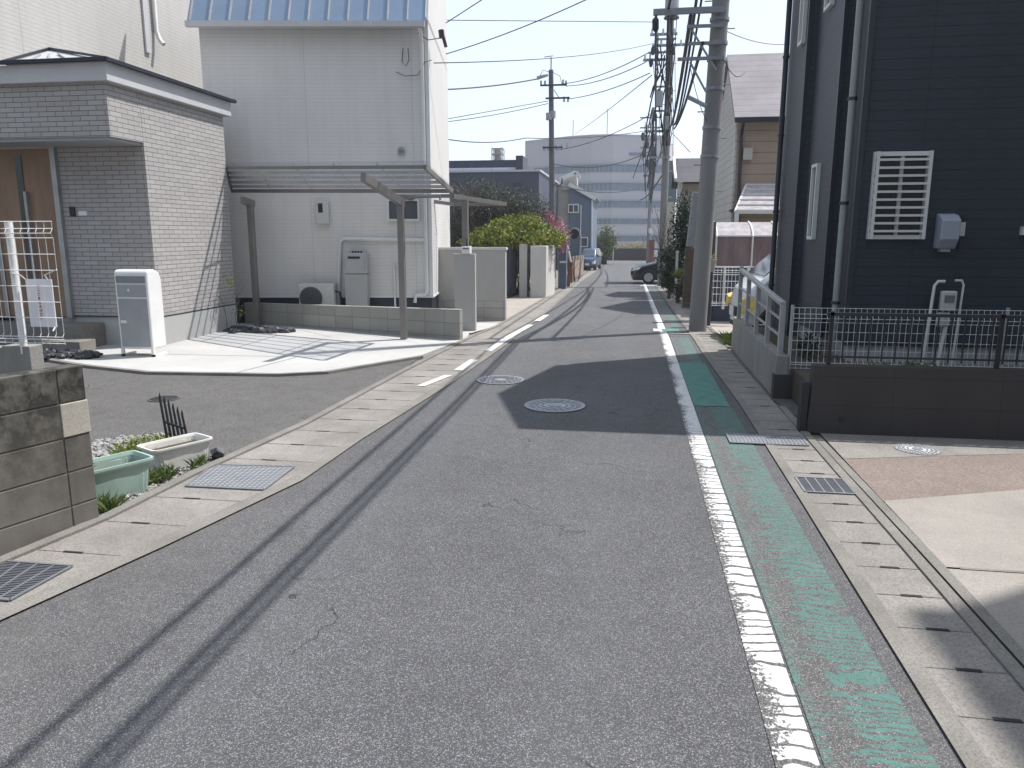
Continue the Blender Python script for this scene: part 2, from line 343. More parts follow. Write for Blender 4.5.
M = dict(
 asphalt=mk_asphalt('asphalt', .104, (.975,.985,1.02)), lot=mk_asphalt('lot_asphalt', .10, (1,.99,.98)),
 white_line=mk_paint('white_line', (.66,.66,.65), 'line'), green=mk_paint('green_band', (.085,.205,.175), 'band'), green_new=mk_paint('green_patch', (.09,.225,.19), 'patch'),
 gutter=mk_concrete('gutter_concrete', (.275,.257,.235), .34, 1.6, .35), curb=mk_concrete('curb_concrete', (.235,.222,.20), .3, 2.5, .35),
 slab=mk_concrete('pale_slab', (.45,.445,.43), .14, .8, .08, .2), apron=mk_concrete('apron', (.32,.292,.262), .24, .9, .2, .3), pinkagg=mk_aggregate('pink_aggregate', (.17,.135,.115), (.27,.22,.19)),
 ground=mk_concrete('soil', (.22,.20,.17), .3, .5, .3), walk2=mk_concrete('entry_paving', (.36,.33,.29), .15, 1.4, .2),
 tile=mk_blocks('wall_tile', (.375,.36,.35), .235, .062, .0042, 0, .33, offset=.5, contrast=.07),
 blocks=mk_blocks('old_blocks', (.20,.187,.165), 50, 50, .006, .85, .4, grime=(.25, 1.02, .96), x0=20.13, z0=20.1, contrast=0.),
 blocks2=mk_blocks('carport_blocks', (.30,.295,.27), .34, .2, .004, .25, .5, x0=.1, z0=-.08),
 blocks3=mk_blocks('pale_blocks', (.42,.41,.39), .4, .2, .005, .15, .6, x0=.05),
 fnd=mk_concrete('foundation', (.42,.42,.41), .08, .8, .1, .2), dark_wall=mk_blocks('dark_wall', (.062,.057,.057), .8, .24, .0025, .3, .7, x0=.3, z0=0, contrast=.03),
 retaining=mk_concrete('retaining', (.30,.29,.27), .25, 2.5, .3, .4, True), patch=mk_concrete('patch_block', (.46,.43,.37), .15, 3, .2),
 stucco=mk_concrete('stucco', (.44,.43,.41), .10, 1.2, .12, .35, True), stucco_w=mk_concrete('stucco_white', (.62,.61,.58), .08, 1.4, .08, .25, True),
 siding_w=mk_siding('white_siding', (.66,.64,.61), .062, .70, 1.82, .03), siding_cream=mk_siding('cream_siding', (.52,.505,.48), .062, .40, 3.0, .03, .12),  # second siding is the upper wall's own cream colour
 siding_n=mk_siding('navy_siding', (.038,.046,.064), .0925, .30, 3.03, .10, .2, .6), siding_n_lit=mk_siding('navy_siding_lit_side', (.062,.068,.09), .0925, .35, 3.03, .10, .2, .5), siding_b=mk_siding('beige_siding', (.34,.27,.215), .24, .45, 3.6, .06), siding_g=mk_siding('pale_lap_siding', (.50,.48,.45), .17, .35, 3.0, .06),  # second navy is a lighter copy: light on road-facing walls put into colour
 trim=plain('trim_white', (.66,.66,.64), .5, .05), fascia=plain('fascia', (.48,.48,.49), .5, .05), dkmetal=plain('dark_metal', (.03,.035,.05), .45, .2, 3, .3), navytrim=plain('navy_trim', (.022,.028,.045), .4, .2),
 bluemetal=plain('blue_roof_metal', (.20,.27,.37), .38, .06, 2, .35), wood=plain('door_wood', (.26,.165,.105), .5, .22, 5, streak=True), steel=plain('steel', (.40,.41,.42), .4, .12, 6, .7),
 bronze=plain('bronze_alu', (.21,.195,.185), .4, .1, 4, .4), silver=plain('silver_rail', (.42,.42,.42), .45, .1, 6, .5), whitem=plain('white_metal', (.74,.74,.73), .35, .06, 5), greym=plain('grey_metal', (.30,.31,.32), .45, .08, 5), black=plain('black', (.015,.015,.017), .5, .3, 5),
 pole=plain('pole_concrete', (.21,.208,.205), .85, .16, 2.5, bump=.4, streak=True), polefar=plain('far_pole', (.22,.22,.23), .85, .15, 2), cable=plain('cable', (.018,.018,.022), .6, .2, 5), galv=plain('galvanised', (.26,.27,.29), .5, .15, 9, .5), rust=plain('rust', (.22,.09,.05), .8, .3, 8),
 glass=mk_glass('window_glass', (.05,.065,.085)), glassd=mk_glass('dark_glass', (.025,.03,.035)), glassb=mk_glass('band_glass', (.085,.15,.24), .22),
 panel=mk_trans('carport_panel', (.24,.31,.39), .11), brownp=mk_trans('brown_polycarbonate', (.27,.19,.195), .80), whitep=mk_trans('clear_corrugate', (.55,.52,.53), .75),
 acwhite=plain('appliance_ivory', (.52,.52,.49), .45, .05, 4), acgrey=plain('heater_grey', (.40,.395,.385), .45, .05, 4), plastic_g=plain('planter_green', (.33,.45,.39), .5, .06, 8), plastic_w=plain('planter_white', (.68,.67,.62), .5, .08, 8),
 soil=plain('dark_soil', (.07,.055,.04), .95, .4, 20, bump=.8), rock=plain('black_rock', (.035,.038,.045), .5, .4, 18), gravel=plain('gravel', (.30,.29,.28), .85, .5, 25),
 leaf=mk_leaf('hedge_leaf', (.045,.085,.015), (.26,.32,.06), (.30,.30,.06)), leafd=mk_leaf('dark_leaf', (.008,.022,.012), (.03,.06,.03)), leafm=mk_leaf('mid_leaf', (.05,.09,.025), (.17,.21,.07)), leafy=mk_leaf('weed_leaf', (.08,.16,.03), (.30,.32,.08)), leafp=mk_leaf('blossom', (.30,.08,.14), (.55,.25,.32), (.16,.09,.06)), twig=mk_leaf('bare_twig', (.11,.085,.065), (.24,.20,.16), (.05,.07,.04)),
 bark=plain('bark', (.10,.075,.055), .9, .3, 12, bump=.8), tyre=plain('tyre', (.015,.015,.015), .8, .2, 9), carblack=plain('car_black', (.012,.014,.02), .12, .1, 2, spec=.9), carwhite=plain('car_white', (.66,.68,.70), .2, .04, 2, spec=.6), carblue=plain('car_blue', (.08,.13,.19), .25, .1, 2, spec=.6), lamp=plain('lamp_clear', (.6,.6,.6), .15, .1, 8), amber=plain('aged_lamp', (.72,.52,.14), .3, .25, 14),
 office=plain('dark_office', (.045,.055,.085), .6, .15, .4), officew=plain('office_parapet', (.42,.44,.50), .7, .05, .4), farwall=plain('far_wall', (.42,.42,.45), .8, .04, .15), shingle=mk_siding('shingle', (.21,.195,.205), .16, .5, .45, .2), shingled=mk_siding('shingle_dark', (.07,.068,.078), .16, .5, .45, .2), bluegrey=mk_siding('bluegrey_siding', (.13,.17,.23), .3, .8, 4), beigew=plain('beige_wall', (.42,.40,.36), .8, .06, .8), redbrown=plain('redbrown', (.15,.055,.045), .7, .2, 3), red=plain('red_paint', (.45,.10,.10), .6, .2, 3), paper=plain('paper', (.72,.72,.75), .7, .03, 3), redink=plain('red_ink', (.55,.16,.18), .7, .1, 9), darkink=plain('grey_ink', (.16,.16,.18), .7, .1, 9),
)
for k in ('siding_w',): pass

# ================================================================ GROUND
struct(sheet('ground', [(-260,-120),(260,-120),(260,480),(-260,480)], -.012, M['ground']))
LE = [(-3.55,-6),(-3.05,1.2),(-2.66,2.66),(-2.46,3.42),(-2.21,4.55),(-2.18,5.58),(-2.02,7.89),(-1.9,11.0),(-1.95,17.4),(-2.39,36),(-2.67,62),(-2.8,75)]
RE = [(1.05,-6),(1.05,2.2),(1.06,4.6),(1.06,7.4),(.99,10.5),(.97,16),(.97,30),(1.1,50),(1.2,75)]
sheet('road', LE+[(-12,75.5),(-12,82),(14,82),(14,75.5)]+RE[::-1], 0, M['asphalt'])
LO = [(-4.2,-6),(-3.45,1.6),(-3.10,3.0),(-2.97,3.7),(-2.93,4.55),(-2.77,5.98),(-2.69,8.59),(-2.56,11.23),(-2.42,13.5),(-2.5,20),(-2.75,36),(-3.0,62),(-3.1,75)]
sheet('gutter_cover_left', LE[1:]+[(-3.1,75)]+LO[1:-1][::-1], .006, M['gutter'])
# thin raised strip on the outer edge of the left gutter
def zs(x, y):
    sm = lambda v: max(0, min(1, v))**2*(3-2*max(0, min(1, v)))
    return .02*sm((-x-3.2)/3.2)*sm((y-9.2)/2.4)
def strip(name, pts, wdt, off, mat, thick=0):
    L = []; Rr = []
    for i, p in enumerate(pts):
        a = Vector((*pts[max(i-1,0)], 0)); b = Vector((*pts[min(i+1,len(pts)-1)], 0)); d = (b-a).normalized(); nrm = Vector((d.y, -d.x, 0))
        L.append((p[0]-nrm.x*wdt/2, p[1]-nrm.y*wdt/2)); Rr.append((p[0]+nrm.x*wdt/2, p[1]+nrm.y*wdt/2))
    return sheet(name, L+Rr[::-1], off, mat, thick)
strip('gutter_edge', [(x+.05, y) for x, y in LE[1:]], .10, .011, M['curb'])
strip('gutter_back_curb', [(x+.03, y) for x, y in LO[1:]], .07, .022, M['curb'], .03)
sheet('side_lot', [(-2.96,4.0),(-2.93,4.55),(-2.77,5.98),(-2.69,8.59),(-2.75,9.6),(-3.55,8.35),(-3.98,8.12),(-5.55,8.01),(-6.64,8.33),(-9,9.4),(-16,9.4),(-16,3.0),(-5.2,3.0),(-4.4,3.3)], .002, M['lot'])
sheet('driveway_slab', [(-2.58,10.9),(-2.75,9.62),(-3.55,8.37),(-3.98,8.14),(-5.55,8.03),(-6.64,8.35),(-9.4,9.6),(-9.4,11.4),(-6.85,12.9),(-2.62,12.2),(-2.52,11.6)], .03, M['slab'], .04)
for ob in [o for o in COL.objects if o.name.startswith('driveway_slab')]:
    bm = bmesh.new(); bm.from_mesh(ob.data)
    for k in range(14): bmesh.ops.bisect_plane(bm, geom=bm.verts[:]+bm.edges[:]+bm.faces[:], plane_co=(-9.2+k*.5, 0, 0), plane_no=(1,0,0))
    for k in range(8): bmesh.ops.bisect_plane(bm, geom=bm.verts[:]+bm.edges[:]+bm.faces[:], plane_co=(0, 8.6+k*.45, 0), plane_no=(0,1,0))
    for v in bm.verts: v.co.z += zs(v.co.x, v.co.y)
    bm.to_mesh(ob.data); bm.free()
strip('slab_edge', [(-2.72,9.64),(-3.5,8.33),(-3.98,8.10),(-5.55,7.99),(-6.64,8.31),(-9.4,9.5)], .07, .034, M['curb'], .05)
strip('slab_joint', [(-2.66,10.75),(-4.2,9.3),(-6.6,9.22)], .012, .033, M['curb'])
strip('slab_joint', [(-4.3,9.25),(-4.5,8.1)], .012, .033, M['curb'])
sheet('entry_paving', [(-2.62,12.25),(-2.42,13.5),(-2.5,20),(-2.62,24),(-6.6,24),(-6.6,12.25)], .004, M['walk2'])
sheet('side_driveway', [(-2.60,12.25),(-2.42,13.5),(-2.45,14.1),(-3.0,14.1),(-6,14.1),(-6,12.25)], .012, M['slab'])
# right side
strip('moss_seam', [(1.62,3.752),(2.1,3.752)], .022, .0095, M['curb']); strip('moss_seam', [(1.95,3.752),(2.15,3.755)], .03, .012, plain('moss', (.05,.09,.03), .9, .3, 20))
RC = [(1.13,y) if y < 9 else (1.06,y) for y in (-6,2,5,7.4)]+[(1.07,10.5),(1.05,16),(1.05,30),(1.18,50),(1.28,75)]
RC2 = [(1.42,-6),(1.42,2),(1.42,5),(1.40,7.4),(1.38,10.5),(1.38,16),(1.45,30),(1.6,50),(1.7,75)]
sheet('gutter_edge', RE+RC[::-1], .011, M['curb'])
sheet('gutter_cover_right', RC+RC2[::-1], .007, M['gutter'])
strip('gutter_back_curb', [(1.452,-6),(1.452,4),(1.435,7.3)], .06, .018, M['curb'], .03)
strip('gutter_back_curb', [(1.41,11.2),(1.41,16),(1.48,30),(1.63,50),(1.73,75)], .06, .018, M['curb'], .03)
strip('apron_edge', [(1.53,-6),(1.53,4),(1.51,6.2)], .055, .010, M['curb'])
sheet('apron_upper', [(1.56,5.62),(1.56,6.36),(5.2,6.36),(5.2,6.0),(2.85,5.95)], .006, M['gutter'])
sheet('apron_pink', [(1.56,4.72),(1.56,5.62),(2.85,5.95),(5.2,6.0),(5.2,5.2),(2.6,5.12)], .004, M['pinkagg'])
sheet('apron_lower', [(1.56,3.76),(1.56,4.71),(2.6,5.11),(5.2,5.19),(5.2,3.76)], .008, M['apron'])
sheet('apron_near', [(1.56,-6),(1.56,3.745),(5.2,3.745),(5.2,-6)], .006, M['apron'])
sheet('side_passage', [(1.56,6.36),(1.40,7.8),(1.9,7.8),(1.9,6.36)], .004, M['lot'])
sheet('pavement_far', [(1.44,11.1),(1.5,30),(1.65,50),(1.75,75),(14,75),(14,11.1)], .002, M['walk2'])
# joints between the gutter slabs and the lifting slots
mb = MB(); mb2 = MB()
for k in range(60):
    y = 1.0+k*.301
    if abs(y-4.95) < .2 or abs(y-6.07) < .25: continue
    mb.box(1.115, 1.415, y-.0035, y+.0035, .004, .0095)
    if y < 6.0 or k%3 == 0: mb2.box(1.24, 1.33, y-.009, y+.009, .004, .0105)
struct(mb.build('slab_joint', M['curb'])); struct(mb2.build('lifting_slot', M['black']))
mb = MB(); mb2 = MB()
for k in range(60):
    y = 2.0+k*.42
    import bisect
    xl = None
    for a, b in zip(LO[1:], LO[2:]):
        if a[1] <= y <= b[1]: xl = a[0]+(b[0]-a[0])*(y-a[1])/(b[1]-a[1])
    xr = None
    for a, b in zip(LE[1:], LE[2:]):
        if a[1] <= y <= b[1]: xr = a[0]+(b[0]-a[0])*(y-a[1])/(b[1]-a[1])
    if 4.2 < y < 4.9 or 2.7 < y < 3.2 or y > 11.5: continue
    mb.box(xl+.07, xr-.01, y-.003, y+.003, .004, .0085)
    mb2.box((xl+xr)/2-.06, (xl+xr)/2+.05, y-.008, y+.008, .004, .0095)
struct(mb.build('slab_joint', M['curb'])); struct(mb2.build('lifting_slot', M['black']))
# painted markings
strip('edge_line', [(.545,-6),(.55,10),(.55,14),(.53,30),(.56,62)], .135, .004, M['white_line'])
strip('green_band', [(.80,-6),(.80,7.24)], .345, .0035, M['green'])
strip('green_band', [(.785,9.8),(.775,12.3)], .28, .0035, M['green'])
strip('green_band', [(.775,13.7),(.77,30),(.8,50)], .27, .0035, M['green'])
strip('green_band', [(.79,7.25),(.785,9.78)], .33, .006, M['green_new'])
strip('green_band', [(.70,13.12),(.695,13.68)], .30, .006, M['green_new'])
sheet('road_marking', [(.40,13.2),(.40,13.62),(.54,13.62),(.54,13.2)], .009, M['trim'])
def dash(a, b, wd): return sheet('road_marking', [(a[0]-wd/2,a[1]),(a[0]+wd/2,a[1]),(b[0]+wd/2,b[1]),(b[0]-wd/2,b[1])], .013, M['trim'])
dash((-1.955,10.35),(-1.82,13.9),.11); dash((-1.80,14.7),(-1.78,16.2),.12)
dash((-2.02,8.75),(-1.99,9.55),.11); dash((-2.20,7.75),(-2.06,8.42),.09)
sheet('road_marking', [(.35,31.5),(1.0,31.5),(1.0,31.9),(.35,31.9)], .007, M['trim'])
strip('concrete_seam', [(.62,12.86),(1.4,12.78),(2.3,13.3)], .10, .014, M['apron'], .02)

# ---------------------------------------------------------------- covers and grates
def manhole(c, r, label, mat, ring, pat=True):
    t = thing('manhole_cover', label, 'manhole cover', (c[0], c[1], 0))
    mb = MB(); n = 40
    vs = []; fs = []
    for k in range(n):
        a = 2*math.pi*k/n
        for rr, z in ((r*1.14,.0045),(r*1.14,.010),(r*1.01,.010),(r*1.01,.0045)): vs.append((c[0]+rr*math.cos(a), c[1]+rr*math.sin(a), z))
    for k in range(n):
        for j in range(3): fs.append((k*4+j, ((k+1)%n)*4+j, ((k+1)%n)*4+j+1, k*4+j+1))
    mb.add(vs, fs).build('ring', ring, t)
    MB().disc((c[0], c[1], .0042), r, .0035, 40).build('lid', mat, t)
    if pat:
        m3 = MB()
        for q in range(3):
            m2 = MB(); rr = r*(.88-.2*q); nn = 120; wv = rr*.05; lob = 22-5*q; vs = []; fs = []
            for k in range(nn):
                a = 2*math.pi*k/nn; rk = rr*(1+.07*math.sin(lob*a))
                for rq, z in ((rk-wv,.0078),(rk-wv,.0125),(rk+wv,.0125),(rk+wv,.0078)): vs.append((c[0]+rq*math.cos(a), c[1]+rq*math.sin(a), z))
            for k in range(nn):
                for j in range(3): fs.append((k*4+j, ((k+1)%nn)*4+j, ((k+1)%nn)*4+j+1, k*4+j+1))
            m2.add(vs, fs)
            m2.build('raised_pattern', M['galv'] if pat != 'w' else M['greym'], t)
        m3.disc((c[0], c[1], .0078), r*.28, .004, 20)
        m3.build('centre_boss', M['galv'], t)
    return t
manhole((-.69,7.05), .255, 'round patterned iron manhole cover on the road, half in the house shadow', M['greym'], M['galv'])
manhole((-1.42,8.25), .235, 'faint round manhole cover in sunlight on the left of the road', M['asphalt'], M['galv'])
manhole((2.18,5.97), .145, 'small white round cover set in the concrete apron by the dark wall', M['trim'], M['galv'], 'w')
manhole((-4.55,6.75), .13, 'small dark round cap in the asphalt parking lot on the left', M['black'], M['lot'], False)
def grate(quad, label, nb, mat, barm, along=True, cross=0):
    q = [Vector((p[0], p[1], 0)) for p in quad]; ctr = sum(q, Vector())/4
    t = thing('drain_grate', label, 'drain grate', (ctr.x, ctr.y, 0))
    mb = MB(); mb.prism([(p.x, p.y, .0072) for p in q], (0,0,.004)); mb.build('base_plate', mat, t)
    m2 = MB()
    for i in range(4): m2.bar(q[i]+Vector((0,0,.014)), q[(i+1)%4]+Vector((0,0,.014)), .014, .006)
    m2.build('rim', barm, t)
    m3 = MB()
    for k in range(1, nb):
        f = k/nb
        a, b = (q[0].lerp(q[1], f), q[3].lerp(q[2], f)) if along else (q[1].lerp(q[2], f), q[0].lerp(q[3], f))
        m3.bar(a+Vector((0,0,.0135)), b+Vector((0,0,.0135)), .009, .004)
    for k in range(1, cross):
        f = k/cross
        a, b = (q[1].lerp(q[2], f), q[0].lerp(q[3], f)) if along else (q[0].lerp(q[1], f), q[3].lerp(q[2], f))
        m3.bar(a+Vector((0,0,.0125)), b+Vector((0,0,.0125)), .005, .002)
    m3.build('bars', barm, t)
    return t
grate([(-2.80,4.30),(-2.27,4.31),(-2.29,4.80),(-2.87,4.76)], 'pale galvanised grate in the left gutter by the flower planters', 16, M['greym'], M['galv'], True, 14)
grate([(-2.93,2.74),(-2.68,2.74),(-2.66,3.10),(-3.04,3.10)], 'dark four-panel grate in the left gutter by the old block wall', 4, M['dkmetal'], M['galv'], True, 22)
grate([(1.12,4.80),(1.42,4.80),(1.42,5.10),(1.12,5.10)], 'dark five-panel grate between the slabs of the right gutter', 5, M['dkmetal'], M['galv'], True, 18)
grate([(.80,5.92),(1.38,5.92),(1.38,6.20),(.80,6.20)], 'wide grey perforated grate across the right gutter before the dark wall', 20, M['greym'], M['galv'], True, 8)

# ---------------------------------------------------------------- foliage helpers
def foliage(mb, blobs, n, size, flat=.0, jit=.35):
    tot = sum(b[1][0]*b[1][1]*b[1][2] for b in blobs)
    for c, rad in blobs:
        k = int(n*rad[0]*rad[1]*rad[2]/tot)
        for _ in range(k):
            d = Vector((random.gauss(0,1), random.gauss(0,1), random.gauss(0,1))).normalized()
            q = random.random()**.45
            p = Vector((c[0]+d.x*rad[0]*q, c[1]+d.y*rad[1]*q, c[2]+d.z*rad[2]*q))
            p += Vector((random.gauss(0,1), random.gauss(0,1), random.gauss(0,1)))*size*jit
            a = Vector((random.gauss(0,1), random.gauss(0,1), random.gauss(0,1)+.2)).normalized(); b = a.orthogonal().normalized()
            b = (Matrix.Rotation(random.random()*6.28, 3, a) @ b); cc = a.cross(b)
            s_ = size*random.uniform(.6, 1.25)
            mb.add([p-b*s_*.5, p+cc*s_*.22, p+b*s_*.5, p-cc*s_*.22], [(0,1,2,3)])
def twigs(mb, base, h, n, spread, r=.012, lv=2):
    for _ in range(n):
        p = Vector(base)+Vector((random.gauss(0,.08), random.gauss(0,.08), 0)); d = Vector((random.gauss(0,spread), random.gauss(0,spread), 1)).normalized(); L = h*random.uniform(.5,1)
        pts = [p]
        for k in range(5):
            d = (d+Vector((random.gauss(0,.12), random.gauss(0,.12), .05))).normalized(); pts.append(pts[-1]+d*L/5)
        mb.tube(pts, [r*(1-.17*k) for k in range(6)], 4)
        if lv:
            for k in (2,3,4):
                for _ in range(2): 
                    dd = (d+Vector((random.gauss(0,.7), random.gauss(0,.7), random.gauss(.2,.4)))).normalized()
                    mb.tube([pts[k], pts[k]+dd*L*.16, pts[k]+dd*L*.28+Vector((0,0,L*.06))], [r*.5, r*.35, r*.15], 3)
def tree(name, base, label, cat, blobs, n, size, leaf, trunk_r=.05, group=None, limbs=True):
    t = thing(name, label, cat, base, group)
    top = max(b[0][2] for b in blobs); m = MB(); b = Vector(base)
    m.tube([b-Vector((0,0,.05)), b+Vector((.02,.01,(top-b.z)*.5)), Vector((b.x,b.y,top))], [trunk_r, trunk_r*.75, trunk_r*.3], 8)
    if limbs:
        for c, rad in blobs: m.tube([b+Vector((0,0,(top-b.z)*.25)), (b+Vector(c))/2+Vector((0,0,.1)), c], [trunk_r*.55, trunk_r*.4, trunk_r*.12], 5)
    m.build('trunk', M['bark'], t, smooth=True)
    f = MB(); foliage(f, blobs, n, size); f.build('crown', leaf, t, fix=False); return t
def grass(mb, cx, cy, z, rx, ry, n, h, wdt=.006):
    for _ in range(n):
        a = random.random()*6.28; q = random.random()**.6; x = cx+math.cos(a)*rx*q; y = cy+math.sin(a)*ry*q; hh = h*random.uniform(.4,1.1)
        d = Vector((random.gauss(0,.35), random.gauss(0,.35), 1)).normalized()*hh; s_ = Vector((math.cos(a*7), math.sin(a*7), 0))*wdt
        p = Vector((x, y, z)); mb.add([p-s_, p+s_, p+d*.6+s_*.7, p+d*1.0+Vector((d.x,d.y,0))*.6], [(0,1,2,3)])
def pebbles(mb, cx, cy, z, rx, ry, n, s0, s1):
    for _ in range(n):
        a = random.random()*6.28; q = random.random()**.5; c = Vector((cx+math.cos(a)*rx*q, cy+math.sin(a)*ry*q, z))
        s_ = random.uniform(s0, s1); base = [Vector((1,0,0)),Vector((-1,0,0)),Vector((0,1,0)),Vector((0,-1,0)),Vector((0,0,1)),Vector((0,0,-1))]
        rot = Euler((random.random()*6, random.random()*6, random.random()*6)).to_matrix()
        sc = Vector((random.uniform(.7,1.2), random.uniform(.6,1), random.uniform(.5,.8)))
        vs = []
        for v in base+[Vector((sx,sy,sz)).normalized()*.92 for sx in (-1,1) for sy in (-1,1) for sz in (-1,1)]:
            v = rot@(v*s_*random.uniform(.85,1.1)); vs.append(c+Vector((v.x*sc.x, v.y*sc.y, v.z*sc.z))+Vector((0,0,s_*.4)))
        i = {(sx,sy,sz): 6+k for k, (sx,sy,sz) in enumerate([(sx,sy,sz) for sx in (-1,1) for sy in (-1,1) for sz in (-1,1)])}
        fs = []
        for sx in (-1,1):
            for sy in (-1,1):
                for sz in (-1,1):
                    X = 0 if sx > 0 else 1; Y = 2 if sy > 0 else 3; Z = 4 if sz > 0 else 5; cidx = i[(sx,sy,sz)]
                    fs += [(X,Y,cidx),(Y,Z,cidx),(Z,X,cidx)]
        mb.add(vs, fs)
def window(parent, x0, x1, z0, z1, Y, frame, glass, fw=.04, mull=1, rail=0, name='window', depth=.05, grille=0):
    """camera-facing window on plane Y (frame proud towards -Y)"""
    m = MB(); m.box(x0,x1,Y-depth,Y+.02,z0,z0+fw).box(x0,x1,Y-depth,Y+.02,z1-fw,z1).box(x0,x0+fw,Y-depth,Y+.02,z0+fw,z1-fw).box(x1-fw,x1,Y-depth,Y+.02,z0+fw,z1-fw)
    for k in range(1, mull+1):
        xm = x0+(x1-x0)*k/(mull+1); m.box(xm-fw*.4,xm+fw*.4,Y-depth*.7,Y+.01,z0+fw,z1-fw)
    o = m.build(name, frame, parent)
    g = MB(); g.box(x0+fw*.5,x1-fw*.5,Y-.012,Y+.008,z0+fw*.5,z1-fw*.5); g.build('pane', glass, o)
    if grille:
        g = MB()
        for k in range(grille):
            z = z0+fw+(z1-z0-2*fw)*(k+.5)/grille; g.box(x0+.01,x1-.01,Y-depth-.035,Y-depth-.005,z-.011,z+.011)
        for x in (x0+.01, x1-.04): g.box(x,x+.03,Y-depth-.04,Y-depth+.002,z0,z1)
        g.build('grille', frame, o)
    return o
def windowx(parent, y0, y1, z0, z1, X, side, frame, glass, fw=.035, name='window'):
    s_ = side; a, b = X, X+s_*.045
    m = MB(); m.box(a,b,y0,y1,z0,z0+fw).box(a,b,y0,y1,z1-fw,z1).box(a,b,y0,y0+fw,z0+fw,z1-fw).box(a,b,y1-fw,y1,z0+fw,z1-fw); o = m.build(name, frame, parent)
    MB().box(X-.008*s_, X+.012*s_, y0+fw*.5, y1-fw*.5, z0+fw*.5, z1-fw*.5).build('pane', glass, o); return o

# ================================================================ LEFT: TILED HOUSE
t = thing('tiled_house', 'grey tile-fronted house with wooden door and tall cream siding wall at the left', 'house', (-7.5, 9.3, 0))
MB().box(-9.0,-6.65,9.925,12.08,.45,3.5).build('tiled_wall', M['tile'], t)
m = MB(); m.box(-16,-8.97,9.93,15.75,.45,7.6); m.build('upper_wall', M['siding_cream'], t)
m = MB(); m.box(-16,-6.652,9.25,9.922,2.84,3.5); m.build('porch_canopy', M['tile'], t)
MB().box(-15.98,-6.68,9.27,9.925,2.80,2.837).build('soffit', M['greym'], t)
m = MB(); m.box(-16,-6.56,9.16,12.2,3.502,3.72); m.build('fascia', M['fascia'], t, bevel=.006)
m = MB(); m.box(-9.0,-6.635,9.94,12.065,0,.44); m.build('foundation', M['fnd'], t)
MB().box(-9.0,-6.632,9.91,12.09,.441,.456).build('drip_edge', M['dkmetal'], t)
rz = 3.722; P = PY(50,50,10.05); fl = PY(2,62,9.1).x; c = [Vector((fl,9.1,rz)),Vector((-6.5,9.1,rz)),Vector((-6.5,12.25,rz)),Vector((fl,12.25,rz))]
m = MB(); m.add([*c, P], [(0,1,4),(1,2,4),(2,3,4),(3,0,4),(3,2,1,0)]); rf = m.build('roof', M['fascia'], t)
m = MB(); m.box(-16,-6.49,9.09,9.14,rz-.0,rz+.045).box(-6.54,-6.49,9.14,12.27,rz,rz+.045); m.build('eave_flashing', M['dkmetal'], rf)
for q_ in c: MB().bar(q_+Vector((0,0,.03)), P+Vector((0,0,.02)), .05, .03).build('hip_cap', M['dkmetal'], rf)
for f in (.25,.45,.65): MB().bar(c[0].lerp(c[1], f)+Vector((0,0,.01)), c[0].lerp(c[1], f).lerp(P, .55)+Vector((0,0,.015)), .018, .02).build('seam', M['greym'], rf)
# door
dz0 = .42; dx0, dx1 = -8.99, -7.99
d = MB().box(-9.00,-8.06,9.885,9.935,dz0+.02,2.78).build('door', M['wood'], t)
MB().box(-9.62,-7.98,9.86,9.94,2.781,2.836).build('head_frame', M['steel'], d); MB().box(-8.058,-7.98,9.86,9.94,dz0,2.78).build('jamb', M['steel'], d); MB().box(-9.06,-9.0,9.86,9.94,dz0,2.78).build('jamb', M['steel'], d)
MB().box(-8.62,-8.52,9.872,9.884,dz0+.1,2.7).build('glass_strip', M['glassd'], d)
MB().box(-8.50,-8.46,9.82,9.884,dz0+.5,2.2).build('handle', M['steel'], d)
MB().box(-9.6,-9.07,9.885,9.935,dz0,2.78).build('side_door_panel', M['wood'], t)
MB().box(-7.87,-7.79,9.895,9.923,1.86,1.99).build('intercom', M['black'], t, bevel=.006)
MB().box(-7.74,-7.61,9.908,9.923,1.87,1.93).build('nameplate', M['paper'], t)
m = MB(); m.box(-9.6,-7.52,9.42,9.92,0,.36); m.box(-9.6,-7.30,9.1,9.418,0,.19); m.build('porch_step', M['curb'], t, bevel=.004)
p = PX(157,45,-8.93); yy = p.y
m = MB(); m.tube([(-8.92,yy,9),(-8.92,yy,p.z+.25),(-8.86,yy,p.z+.08),(-8.78,yy-.02,p.z)], .04, 10); m.build('downpipe', M['trim'], t, smooth=True)
m = MB(); m.box(-8.965,-8.93,yy-.33,yy-.2,4.9,7.6).build('corner_duct', M['fascia'], t)
m = MB(); m.add([(-16.3,9.6,7.6),(-8.6,9.6,7.6),(-8.6,15.75,7.6),(-16.3,15.75,7.6),(-16.3,12.7,9.2),(-10.4,12.7,9.2)], [(0,1,5,4),(1,2,5),(2,3,4,5),(3,0,4),(0,3,2,1)]); m.build('main_roof', M['dkmetal'], t)

